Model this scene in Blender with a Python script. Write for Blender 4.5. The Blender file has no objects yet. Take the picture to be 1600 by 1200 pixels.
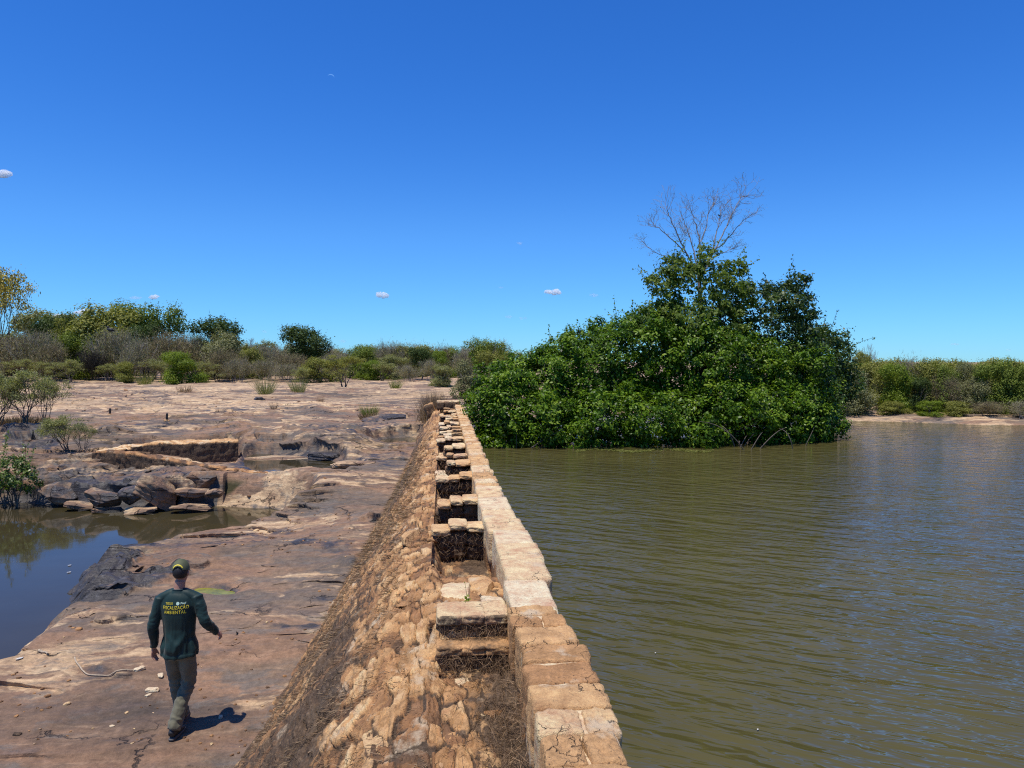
import bpy, bmesh, math, random
import numpy as np
from mathutils import Vector, Matrix, noise as mnoise
from mathutils.bvhtree import BVHTree

# ------------------------------------------------------------------ camera
C = bpy.context.scene.collection
F = 1164.0
CAMZ = 3.7
PITCH = math.radians(1.72)
YAW = math.radians(5.4)
cam = bpy.data.objects.new('camera', bpy.data.cameras.new('camera'))
C.objects.link(cam)
cam.location = (0, 0, CAMZ)
cam.rotation_euler = (math.radians(90) - PITCH, 0, -YAW)
cam.data.sensor_width = 36.0
cam.data.lens = F / 1600 * 36.0
cam.data.clip_start = 0.1
cam.data.clip_end = 40000
bpy.context.scene.camera = cam

# ------------------------------------------------------------------ sky
SUN = Vector((-0.37, -0.30, 1.75)).normalized()
SUN_EL = math.asin(SUN.z)
SUN_AZ = math.atan2(SUN.x, SUN.y)
w = bpy.data.worlds.new('World')
bpy.context.scene.world = w
w.use_nodes = True
nt = w.node_tree
nt.nodes.clear()
out = nt.nodes.new('ShaderNodeOutputWorld')
bg = nt.nodes.new('ShaderNodeBackground')
sky = nt.nodes.new('ShaderNodeTexSky')
sky.sky_type = 'NISHITA'
sky.sun_disc = False
sky.sun_elevation = SUN_EL
sky.sun_rotation = SUN_AZ
sky.altitude = 200
sky.air_density = 1.0
sky.dust_density = 0.0
sky.ozone_density = 2.0
tint = nt.nodes.new('ShaderNodeMix')
tint.data_type = 'RGBA'
tint.blend_type = 'MULTIPLY'
tint.inputs[0].default_value = 1.0
tint.inputs[7].default_value = (0.33, 0.78, 1.42, 1)
nt.links.new(sky.outputs[0], tint.inputs[6])
sep = nt.nodes.new('ShaderNodeSeparateColor')
com = nt.nodes.new('ShaderNodeCombineColor')
nt.links.new(tint.outputs[2], sep.inputs[0])
for ch, lo in ((0, .58), (1, .84)):
    mr = nt.nodes.new('ShaderNodeMapRange')
    mr.interpolation_type = 'SMOOTHSTEP'
    mr.inputs['From Min'].default_value = .33
    mr.inputs['From Max'].default_value = .95
    mr.inputs['To Min'].default_value = lo
    mr.inputs['To Max'].default_value = 1.0
    nt.links.new(sep.outputs[0], mr.inputs['Value'])
    mu = nt.nodes.new('ShaderNodeMath'); mu.operation = 'MULTIPLY'
    nt.links.new(sep.outputs[ch], mu.inputs[0])
    nt.links.new(mr.outputs[0], mu.inputs[1])
    nt.links.new(mu.outputs[0], com.inputs[ch])
nt.links.new(sep.outputs[2], com.inputs[2])
nt.links.new(com.outputs[0], bg.inputs[0])
bg.inputs[1].default_value = 0.115
nt.links.new(bg.outputs[0], out.inputs[0])

# ------------------------------------------------------------------ sun
sl = bpy.data.objects.new('sun', bpy.data.lights.new('sun', 'SUN'))
C.objects.link(sl)
sl.data.energy = 5.0
sl.data.angle = math.radians(0.53)
sl.data.color = (1.0, 0.955, 0.88)
sl.rotation_euler = SUN.to_track_quat('Z', 'Y').to_euler()
sl.location = (0, 0, 50)
vs = bpy.context.scene.view_settings
vs.view_transform = 'Standard'
vs.look = 'None'
vs.exposure = 0.0
vs.gamma = 1.0
bpy.context.scene.cycles.max_bounces = 8
bpy.context.scene.cycles.use_denoising = False
bpy.context.scene.cycles.filter_width = 1.15
bpy.context.scene.cycles.sample_clamp_indirect = 6.0
bpy.context.scene.cycles.transparent_max_bounces = 12

# ------------------------------------------------------------------ helpers
R_CAM = cam.rotation_euler.to_matrix()


def at(px, py, z):
    """world point at height z under photo pixel (1600x1200)"""
    d = R_CAM @ Vector(((px - 800) / F, -(py - 600) / F, -1))
    t = (z - CAMZ) / d.z
    return Vector((d.x * t, d.y * t, z))


def atd(px, py, dist):
    """world point at forward distance Y=dist under a photo pixel"""
    d = R_CAM @ Vector(((px - 800) / F, -(py - 600) / F, -1))
    t = dist / d.y
    return Vector((d.x * t, dist, CAMZ + d.z * t))


def tag(o, label=None, cat=None, group=None, kind=None):
    if label:
        o['label'] = label
    if cat:
        o['category'] = cat
    if group:
        o['group'] = group
    if kind:
        o['kind'] = kind
    return o


def link(o, parent=None):
    C.objects.link(o)
    if parent is not None:
        o.parent = parent
    return o


def empty(name, loc=(0, 0, 0), rz=0.0):
    o = bpy.data.objects.new(name, None)
    o.location = loc
    o.rotation_euler = (0, 0, rz)
    o.empty_display_size = 0.2
    return link(o)


def mesh_np(name, verts, faces, mat=None, parent=None, attrs=None, smooth=False, mat_idx=None):
    """verts (N,3); faces (M,k) int array with k=3 or 4 (or list of such arrays)"""
    me = bpy.data.meshes.new(name)
    verts = np.asarray(verts, dtype=np.float32)
    if not isinstance(faces, (list, tuple)):
        faces = [faces]
    faces = [np.asarray(f, dtype=np.int32) for f in faces if len(f)]
    nl = sum(f.size for f in faces)
    nf = sum(len(f) for f in faces)
    me.vertices.add(len(verts))
    me.vertices.foreach_set('co', verts.ravel())
    me.loops.add(nl)
    me.loops.foreach_set('vertex_index', np.concatenate([f.ravel() for f in faces]))
    me.polygons.add(nf)
    tot = np.concatenate([np.full(len(f), f.shape[1], dtype=np.int32) for f in faces])
    st = np.zeros(nf, dtype=np.int32)
    st[1:] = np.cumsum(tot)[:-1]
    me.polygons.foreach_set('loop_start', st)
    me.polygons.foreach_set('loop_total', tot)
    if smooth:
        me.polygons.foreach_set('use_smooth', np.ones(nf, dtype=bool))
    mats = mat if isinstance(mat, (list, tuple)) else [mat]
    for m in mats:
        if m:
            me.materials.append(m)
    if mat_idx is not None:
        me.polygons.foreach_set('material_index', np.asarray(mat_idx, dtype=np.int32))
    if attrs:
        for k, v in attrs.items():
            a = me.attributes.new(k, 'FLOAT', 'POINT')
            a.data.foreach_set('value', np.asarray(v, dtype=np.float32).ravel())
    me.update(calc_edges=True)
    me.validate()
    o = bpy.data.objects.new(name, me)
    return link(o, parent)


# ---- numpy noise
def _h(ix, iy, iz, seed):
    n = (ix.astype(np.int64) * 374761393 + iy.astype(np.int64) * 668265263 + iz.astype(np.int64) * 2147483647 // 7 + seed * 974634777) & 0x7fffffff
    n = ((n ^ (n >> 13)) * 1274126177) & 0x7fffffff
    n = ((n ^ (n >> 16)) * 668265263) & 0x7fffffff
    return (n & 0xffff) / 65535.0


def vnoise(x, y, z=None, seed=0):
    x = np.asarray(x, dtype=np.float64)
    y = np.asarray(y, dtype=np.float64)
    x0 = np.floor(x); y0 = np.floor(y)
    fx = x - x0; fy = y - y0
    ux = fx * fx * fx * (fx * (fx * 6 - 15) + 10)
    uy = fy * fy * fy * (fy * (fy * 6 - 15) + 10)
    if z is None:
        zz = np.zeros_like(x0)
        a = _h(x0, y0, zz, seed); b = _h(x0 + 1, y0, zz, seed)
        c = _h(x0, y0 + 1, zz, seed); d = _h(x0 + 1, y0 + 1, zz, seed)
        return ((a + (b - a) * ux) * (1 - uy) + (c + (d - c) * ux) * uy) * 2 - 1
    z = np.asarray(z, dtype=np.float64)
    z0 = np.floor(z); fz = z - z0
    uz = fz * fz * (3 - 2 * fz)
    r = 0
    for dz, wz in ((0, 1 - uz), (1, uz)):
        a = _h(x0, y0, z0 + dz, seed); b = _h(x0 + 1, y0, z0 + dz, seed)
        c = _h(x0, y0 + 1, z0 + dz, seed); d = _h(x0 + 1, y0 + 1, z0 + dz, seed)
        r = r + ((a + (b - a) * ux) * (1 - uy) + (c + (d - c) * ux) * uy) * wz
    return r * 2 - 1


def fbm(x, y, z=None, seed=0, octs=4, gain=0.5):
    s = 0; a = 1.0; f = 1.0; t = 0
    ca, sa = math.cos(0.6), math.sin(0.6)
    for i in range(octs):
        s = s + a * vnoise(x * f, y * f, None if z is None else z * f, seed + i * 17)
        t += a
        a *= gain
        f *= 2.03
        x, y = x * ca - y * sa, x * sa + y * ca
    return s / t * 1.35


def sstep(a, b, x):
    t = np.clip((x - a) / (b - a), 0, 1)
    return t * t * (3 - 2 * t)


def poly_sd(x, y, poly):
    """signed distance to polygon, negative inside"""
    d2 = np.full(x.shape, 1e12)
    inside = np.zeros(x.shape, dtype=bool)
    n = len(poly)
    for i in range(n):
        ax, ay = poly[i]; bx, by = poly[(i + 1) % n]
        ex, ey = bx - ax, by - ay
        wx, wy = x - ax, y - ay
        t = np.clip((wx * ex + wy * ey) / (ex * ex + ey * ey + 1e-12), 0, 1)
        d2 = np.minimum(d2, (wx - ex * t) ** 2 + (wy - ey * t) ** 2)
        c = ((ay > y) != (by > y))
        with np.errstate(divide='ignore', invalid='ignore'):
            xi = ax + (y - ay) / (by - ay if by != ay else 1e-12) * ex
        inside ^= c & (x < xi)
    d = np.sqrt(d2)
    return np.where(inside, -d, d)


def smooth_poly(pts, it=2):
    pts = [tuple(p)[:2] for p in pts]
    for _ in range(it):
        q = []
        for i in range(len(pts)):
            a = pts[i]; b = pts[(i + 1) % len(pts)]
            q.append((a[0] * .75 + b[0] * .25, a[1] * .75 + b[1] * .25))
            q.append((a[0] * .25 + b[0] * .75, a[1] * .25 + b[1] * .75))
        pts = q
    return pts


# ---- material helper
class NT:
    def __init__(s, name):
        s.m = bpy.data.materials.new(name)
        s.m.use_nodes = True
        s.t = s.m.node_tree
        s.t.nodes.clear()
        s.out = s.t.nodes.new('ShaderNodeOutputMaterial')
        s.b = s.t.nodes.new('ShaderNodeBsdfPrincipled')
        s.t.links.new(s.b.outputs[0], s.out.inputs[0])

    def n(s, typ, **kw):
        nd = s.t.nodes.new('ShaderNode' + typ)
        for k, v in kw.items():
            if hasattr(nd, k) and not k.startswith('i_'):
                setattr(nd, k, v)
        return nd

    def set(s, sock, v):
        if hasattr(v, 'is_output') or isinstance(v, bpy.types.NodeSocket):
            s.t.links.new(v, sock)
        else:
            if sock.type == 'RGBA' and len(v) == 3:
                v = (*v, 1)
            sock.default_value = v

    def coord(s, scale=(1, 1, 1), rot=(0, 0, 0), kind='Object', src=None):
        mp = s.n('Mapping')
        if src is None:
            tc = s.n('TexCoord')
            src = tc.outputs[kind]
        s.t.links.new(src, mp.inputs[0])
        mp.inputs['Scale'].default_value = scale
        mp.inputs['Rotation'].default_value = rot
        return mp.outputs[0]

    def noise(s, vec, scale=1, detail=4, rough=.55, dist=0, col=False):
        nd = s.n('TexNoise')
        s.t.links.new(vec, nd.inputs['Vector'])
        nd.inputs['Scale'].default_value = scale
        nd.inputs['Detail'].default_value = detail
        nd.inputs['Roughness'].default_value = rough
        nd.inputs['Distortion'].default_value = dist
        return nd.outputs['Color' if col else 'Fac']

    def voro(s, vec, scale=1, feature='DISTANCE_TO_EDGE', outp='Distance', rand=1.0):
        nd = s.n('TexVoronoi')
        nd.feature = feature
        s.t.links.new(vec, nd.inputs['Vector'])
        nd.inputs['Scale'].default_value = scale
        nd.inputs['Randomness'].default_value = rand
        return nd.outputs[outp]

    def ramp(s, fac, stops, interp='LINEAR'):
        nd = s.n('ValToRGB')
        nd.color_ramp.interpolation = interp
        s.t.links.new(fac, nd.inputs[0])
        el = nd.color_ramp.elements
        while len(el) < len(stops):
            el.new(0.5)
        for e, (p, c) in zip(el, stops):
            e.position = p
            e.color = (c, c, c, 1) if isinstance(c, (int, float)) else (*c, 1)
        return nd.outputs[0]

    def mix(s, fac, a, b, mode='MIX'):
        nd = s.n('Mix')
        nd.data_type = 'RGBA'
        nd.blend_type = mode
        s.set(nd.inputs[0], fac)
        s.set(nd.inputs[6], a)
        s.set(nd.inputs[7], b)
        return nd.outputs[2]

    def math(s, op, a, b=0.0, clamp=False):
        nd = s.n('Math')
        nd.operation = op
        nd.use_clamp = clamp
        s.set(nd.inputs[0], a)
        s.set(nd.inputs[1], b)
        return nd.outputs[0]

    def attr(s, name):
        nd = s.n('Attribute')
        nd.attribute_name = name
        return nd.outputs['Fac']

    def bump(s, h, strength=.5, dist=.02, normal=None):
        nd = s.n('Bump')
        nd.inputs['Strength'].default_value = strength
        nd.inputs['Distance'].default_value = dist
        s.t.links.new(h, nd.inputs['Height'])
        if normal is not None:
            s.t.links.new(normal, nd.inputs['Normal'])
        return nd.outputs[0]

    def p(s, **kw):
        for k, v in kw.items():
            s.set(s.b.inputs[k.replace('_', ' ')], v)
        return s.m


def simple_mat(name, col, rough=.8, var=.25, scale=8, bump=.3, bdist=.01, kind='Object'):
    m = NT(name)
    c = m.coord(kind=kind)
    f = m.noise(c, scale, 6, .6)
    dark = tuple(x * (1 - var) for x in col)
    lite = tuple(min(1, x * (1 + var)) for x in col)
    col_ = m.ramp(f, [(.3, dark), (.7, lite)])
    return m.p(Base_Color=col_, Roughness=rough, Normal=m.bump(m.noise(c, scale * 3, 5), bump, bdist))


# ---------------------------------------------------------------- materials
def mat_rock():
    m = NT('bedrock')
    c = m.coord()
    cs = m.coord(scale=(.55, 1.3, 2.5), rot=(0, 0, .12))
    warp = m.noise(c, .7, 4, .6, col=True)
    va = m.n('VectorMath'); va.operation = 'MULTIPLY_ADD'
    m.t.links.new(warp, va.inputs[0]); va.inputs[1].default_value = (1.1, 1.1, .6)
    m.t.links.new(cs, va.inputs[2])
    cw = va.outputs[0]
    big = m.noise(cw, .42, 6, .6)
    huge = m.noise(m.coord(scale=(.5, 1, 1)), .16, 4, .55)
    base = m.ramp(big, [(.30, (.085, .060, .042)), (.40, (.175, .105, .062)), (.47, (.255, .145, .082)), (.54, (.20, .130, .080)), (.62, (.12, .092, .068)), (.72, (.22, .140, .084))])
    # tan weathered patches, more of them on the far plain
    tanm = m.noise(cw, .9, 8, .62)
    t2 = m.math('ADD', tanm, m.math('MULTIPLY', m.attr('tan'), .13))
    tf = m.ramp(t2, [(.55, 0), (.60, .9), (.8, 1)])
    tanc = m.ramp(m.noise(cw, 2.6, 5, .6), [(.3, (.34, .205, .11)), (.55, (.52, .355, .195)), (.75, (.66, .50, .30))])
    col = m.mix(tf, base, tanc)
    col = m.mix(.8, col, m.ramp(huge, [(.35, .33), (.5, .5), (.65, .62)]), 'OVERLAY')
    # bedding streaks
    st = m.noise(m.coord(scale=(.6, 3.2, 9), rot=(0, 0, .18)), 1.3, 8, .65, .6)
    col = m.mix(m.ramp(st, [(.52, 0), (.66, .55)]), col, (.12, .085, .07))
    col = m.mix(m.ramp(st, [(.34, .30), (.44, 0)]), col, (.38, .25, .15))
    # grey lichen / dark weathering
    gl = m.noise(cw, 1.7, 9, .68)
    col = m.mix(m.ramp(gl, [(.53, 0), (.61, .7)]), col, (.128, .108, .088))
    # fine mottling
    gr = m.noise(c, 110, 3, .7)
    col = m.mix(.38, col, m.ramp(gr, [(.35, .3), (.5, .5), (.65, .72)]), 'OVERLAY')
    fi = m.noise(c, 26, 6, .7)
    col = m.mix(.5, col, m.ramp(fi, [(.25, .25), (.5, .5), (.75, .78)]), 'OVERLAY')
    mi = m.noise(c, 7, 7, .65)
    col = m.mix(.55, col, m.ramp(mi, [(.3, .22), (.5, .5), (.7, .75)]), 'OVERLAY')
    # black stain where water stands, and shade painted under slab fronts
    sn = m.math('ADD', m.attr('stain_shade'), m.math('MULTIPLY', m.math('SUBTRACT', m.noise(c, 2.2, 7, .65), .5), 1.3))
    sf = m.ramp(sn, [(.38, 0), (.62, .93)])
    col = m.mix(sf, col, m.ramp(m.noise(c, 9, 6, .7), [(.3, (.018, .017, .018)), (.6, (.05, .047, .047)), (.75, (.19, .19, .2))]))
    # algae / wet tint
    col = m.mix(m.attr('moss'), col, (.045, .038, .012))
    # cracks
    wv = m.n('VectorMath'); wv.operation = 'MULTIPLY_ADD'
    m.t.links.new(m.noise(c, 2.5, 5, .6, col=True), wv.inputs[0]); wv.inputs[1].default_value = (.55, .55, .3)
    m.t.links.new(m.coord(scale=(.5, .85, 1)), wv.inputs[2])
    cr = m.voro(wv.outputs[0], .85)
    crm = m.ramp(cr, [(.0, 1), (.012, 0)])
    crg = m.ramp(m.noise(c, .55, 3), [(.49, 0), (.57, .85)])
    crk = m.math('MULTIPLY', crm, crg)
    col = m.mix(crk, col, (.03, .024, .02))
    h = m.math('ADD', m.math('MULTIPLY', mi, .55), m.math('MULTIPLY', fi, .30))
    h = m.math('ADD', h, m.math('MULTIPLY', st, .9))
    h = m.math('SUBTRACT', h, m.math('MULTIPLY', crk, 1.2))
    rg = m.math('SUBTRACT', .82, m.math('MULTIPLY', sf, .36))
    return m.p(Base_Color=col, Roughness=rg, Normal=m.bump(h, .9, .04), Specular_IOR_Level=.35)


def mat_masonry():
    """old rubble masonry with mortar; attribute tone = per stone tint, grime = dried growth plus shade painted on recess faces"""
    m = NT('masonry_stone')
    c = m.coord()
    tone = m.attr('tone')
    base = m.ramp(tone, [(0, (.11, .07, .045)), (.25, (.29, .145, .065)), (.45, (.44, .235, .100)), (.65, (.57, .34, .155)), (.85, (.66, .47, .265)), (1, (.70, .56, .37))])
    v = m.noise(c, 6, 8, .68, .4)
    col = m.mix(.75, base, m.ramp(v, [(.28, .18), (.5, .5), (.72, .8)]), 'OVERLAY')
    f = m.noise(c, 55, 5, .7)
    col = m.mix(.5, col, m.ramp(f, [(.3, .3), (.5, .5), (.7, .72)]), 'OVERLAY')
    pale = m.noise(c, 3.1, 7, .65)
    col = m.mix(m.ramp(pale, [(.58, 0), (.66, .7)]), col, (.58, .46, .31))
    pit = m.voro(c, 34, 'F1')
    col = m.mix(m.math('MULTIPLY', m.ramp(pit, [(.12, 1), (.2, 0)]), m.ramp(m.noise(c, 5, 3), [(.5, 0), (.6, .8)])), col, (.06, .04, .03))
    g = m.math('ADD', m.attr('grime'), m.math('MULTIPLY', m.math('SUBTRACT', m.noise(c, 5, 8, .7), .5), 1.5))
    gf = m.ramp(g, [(.38, 0), (.62, .92)])
    col = m.mix(gf, col, m.ramp(m.noise(c, 30, 6, .7), [(.3, (.035, .024, .017)), (.55, (.10, .068, .045)), (.75, (.24, .17, .11))]))
    wv = m.n('VectorMath'); wv.operation = 'MULTIPLY_ADD'
    m.t.links.new(m.noise(c, 9, 4, .6, col=True), wv.inputs[0]); wv.inputs[1].default_value = (.14, .14, .14)
    m.t.links.new(m.coord(scale=(1, .7, 1)), wv.inputs[2])
    ck = m.math('MULTIPLY', m.ramp(m.voro(wv.outputs[0], 6.5), [(0, 1), (.016, 0)]), m.ramp(m.noise(c, 2.6, 3), [(.54, 0), (.62, .8)]))
    col = m.mix(ck, col, (.05, .032, .02))
    h = m.math('ADD', m.math('MULTIPLY', v, .8), m.math('MULTIPLY', f, .35))
    h = m.math('SUBTRACT', h, m.math('MULTIPLY', ck, .8))
    h = m.math('ADD', h, m.math('MULTIPLY', m.noise(c, 18, 6, .7), .7))
    return m.p(Base_Color=col, Roughness=.92, Normal=m.bump(h, 1.0, .034), Specular_IOR_Level=.2)


def mat_leaf(name, cols, rough=.45, trans=.35, spec=.4):
    m = NT(name)
    v = m.attr('var')
    n = len(cols)
    col = m.ramp(v, [(i / (n - 1), c) for i, c in enumerate(cols)])
    m.p(Base_Color=col, Roughness=rough, Specular_IOR_Level=spec)
    tr = m.n('BsdfTranslucent')
    m.t.links.new(m.mix(1.0, col, (1.25, 1.35, .55), 'MULTIPLY'), tr.inputs[0])
    mx = m.n('MixShader')
    mx.inputs[0].default_value = trans
    m.t.links.new(m.b.outputs[0], mx.inputs[1])
    m.t.links.new(tr.outputs[0], mx.inputs[2])
    m.t.links.new(mx.outputs[0], m.out.inputs[0])
    return m.m


def mat_water(name, base, bump_s, kind):
    m = NT(name)
    c = m.coord()
    nrm = None
    if kind == 'ripple':
        rc = m.coord(rot=(0, 0, .60))
        rc2 = m.coord(rot=(0, 0, .40))
        w1 = m.noise(m.coord(scale=(.5, 1.0, 1), src=rc), .28, 3, .5, col=True)
        va = m.n('VectorMath'); va.operation = 'MULTIPLY_ADD'
        m.t.links.new(w1, va.inputs[0]); va.inputs[1].default_value = (1.2, 1.2, 0)
        m.t.links.new(m.coord(scale=(.72, 2.2, 1), src=rc), va.inputs[2])
        a = m.noise(va.outputs[0], 1.75, 3, .5, .3)
        b = m.noise(m.coord(scale=(.8, 2.6, 1), src=rc2), 2.9, 2, .5, .2)
        gust = m.ramp(m.noise(m.coord(scale=(1, 1.0, 1)), .16, 3, .5), [(.35, .6), (.65, 1.15)])
        h = m.math('MULTIPLY', m.math('ADD', m.math('MULTIPLY', a, 1.0), m.math('MULTIPLY', b, .33)), gust)
        nrm = m.bump(h, bump_s, .15)
    else:
        h = m.noise(m.coord(scale=(1, 1.6, 1)), .9, 2, .4)
        nrm = m.bump(h, bump_s, .05)
    col = m.ramp(m.noise(c, .35, 4), [(.3, tuple(x * .85 for x in base)), (.7, tuple(x * 1.15 for x in base))])
    return m.p(Base_Color=col, Roughness=.05, IOR=1.333, Specular_IOR_Level=.5, Normal=nrm)


M_ROCK = mat_rock()
M_MAS = mat_masonry()
M_BARK = simple_mat('bark', (.11, .085, .065), .9, .35, 14)
M_PALEBARK = simple_mat('pale_bark', (.27, .235, .21), .9, .3, 14)
M_WATER = mat_water('reservoir_water', (.078, .067, .022), .64, 'ripple')
M_POND = mat_water('pond_water', (.045, .036, .016), .06, 'calm')

# ================================================================= TERRAIN
POND_Z = -0.30
POOL_Z = 0.42
SEEP_Z = 0.60
PUD_Z = 0.045
RES_Z = 1.10


def pxpoly(pts, z, extra=()):
    return [tuple(at(a, b, z)[:2]) for a, b in pts] + list(extra)


pond = smooth_poly(pxpoly([(-60, 1050), (0, 1016), (60, 966), (108, 950), (118, 905), (126, 885)], -.08) + pxpoly([(170, 852), (250, 829), (330, 817), (400, 812)], .02) + pxpoly([(462, 808), (450, 797), (390, 793), (330, 790), (270, 797), (200, 797), (120, 792), (50, 785), (0, 786)], POND_Z, [(-22, 20.5), (-22, 7.0), (-9, 8.2)]), 2)
pool = smooth_poly(pxpoly([(385, 742), (378, 716), (400, 708), (450, 712), (505, 716), (538, 722), (545, 740), (500, 742), (440, 742)], POOL_Z), 2)
seep = smooth_poly(pxpoly([(570, 697), (580, 688), (620, 683), (668, 684), (668, 694), (625, 698)], SEEP_Z, ), 2)
puddle = smooth_poly(pxpoly([(300, 924), (315, 918), (348, 917), (370, 926), (362, 931), (330, 931)], PUD_Z), 2)
reservoir = [(0.6, -40), (0.6, 30.3), (2.5, 33), (8, 36.5), (14, 35), (16.0, 33.2), (17.2, 31.4), (19.5, 30.2), (22, 28.6), (27, 27.5), (34, 25), (60, 21), (120, 5), (120, -40)]

slabs = [  # polygon in photo pixels, reference z, raise, rim width
    ([(118, 962), (136, 981), (165, 987), (200, 977), (232, 974), (262, 972), (330, 955), (300, 930), (230, 935), (150, 944)], 0.08, 0.13),
    ([(125, 900), (150, 905), (200, 900), (215, 880), (190, 866), (150, 868), (128, 884)], 0.05, 0.20),
    ([(64, 952), (100, 962), (135, 955), (190, 930), (160, 922), (100, 930), (66, 942)], -0.05, 0.20),
    ([(185, 878), (225, 892), (300, 896), (345, 888), (330, 868), (240, 864)], 0.12, 0.11),
    ([(560, 806), (620, 812), (625, 790), (590, 795)], 0.35, 0.20),
    ([(450, 700), (500, 722), (545, 722), (600, 700), (560, 688), (430, 684)], 0.50, 0.28),
    ([(380, 700), (440, 702), (470, 696), (420, 682), (380, 684)], 0.55, 0.22),
    ([(590, 656), (640, 658), (660, 650), (620, 645), (585, 648)], 1.0, 0.22),
    ([(650, 643), (692, 645), (700, 640), (655, 638)], 1.25, 0.2),
    ([(148, 672), (190, 678), (200, 668), (150, 664)], 1.0, 0.2),
    ([(0, 690), (80, 692), (110, 676), (0, 672)], 0.8, 0.28),
    ([(60, 612), (105, 613), (108, 606), (60, 606)], 1.45, 0.16),
    ([(310, 722), (430, 690), (640, 690), (300, 676)], 0.62, 0.10),
    ([(345, 668), (400, 664), (378, 652), (352, 655)], 1.0, 0.16),
    ([(478, 644), (500, 648), (510, 640), (484, 636)], 1.2, 0.2),
    ([(205, 730), (330, 735), (330, 762), (290, 770), (200, 765), (60, 775), (55, 748), (100, 735)], 0.28, 0.12),
    ([(200, 1036), (222, 1066), (182, 1070), (130, 1060), (120, 1044), (150, 1036)], 0.0, 0.05),
    ([(415, 984), (458, 996), (520, 985), (500, 960), (430, 968)], 0.02, 0.06),
    ([(520, 880), (560, 893), (590, 870), (540, 860)], 0.15, 0.06),
]
slab_polys = [(smooth_poly(pxpoly(p, z), 2), h) for p, z, h in slabs]
rug = [
    ([(120, 884), (150, 868), (205, 868), (225, 880), (205, 905), (150, 915), (122, 912)], -.05, 1.0, .15),
    ([(60, 948), (100, 930), (180, 915), (262, 905), (320, 915), (250, 932), (190, 948), (140, 960), (100, 966)], -.05, .72, .10),
    ([(150, 900), (270, 893), (330, 885), (280, 878), (180, 884)], .05, .45, .05),
    ([(40, 792), (45, 750), (130, 742), (310, 748), (325, 790)], 0.0, .48, .09),
    ([(420, 690), (560, 700), (640, 690), (650, 676), (480, 678)], .6, .45, .05),
    ([(560, 905), (600, 900), (580, 860), (470, 850), (440, 862), (500, 880)], .1, .36, .025),
    ([(0, 700), (0, 676), (95, 676), (100, 700)], .8, .6, .06),
]
rug_polys = [(smooth_poly(pxpoly(p, z), 1), s_, a_) for p, z, s_, a_ in rug]
basin = smooth_poly(pxpoly([(185, 712), (215, 703), (262, 701), (375, 699), (378, 727), (335, 730), (250, 719)], .38), 1)
YB = [0, 7, 12, 18, 22, 26, 30, 36, 50, 90, 200, 4000]
ZB = [0.02, 0.0, 0.06, 0.27, 0.47, 0.66, 0.92, 1.2, 1.42, 1.7, 1.8, 1.8]


def macro(x, y):
    h = np.interp(y, YB, ZB)
    far = sstep(12, 40, y)
    h = h + (.07 + .10 * far) * fbm(x / 4.5, y / 4.0, seed=3, octs=3) * sstep(3, 9, np.hypot(x + 2.55, y - 7.3) + 2.2)
    h = h - .30 * sstep(-4.6, -5.8, x) * sstep(19.3, 20.3, y) * (1 - sstep(23.6, 25.0, y))
    h = h + .08 * sstep(-6.5, -1.5, x) * sstep(10, 14, y) * (1 - sstep(20, 26, y))
    h = h - .33 * np.exp(-(np.abs((x + 5.0) / 2.4) ** 4 + np.abs((y - 16.8) / 1.8) ** 4))
    # smooth dome to the right of the ponds
    h = h + .22 * np.exp(-(((x + 3.2) / 1.9) ** 2 + ((y - 20.0) / 2.2) ** 2))
    return h


def Tfield(x, y, step):
    return macro(x, y) / step + 1.15 * fbm(x / 6.0 + .13 * y, y / 2.1, seed=11, octs=3) + .45 * fbm(x / 1.6, y / .7, seed=23, octs=3)


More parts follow.
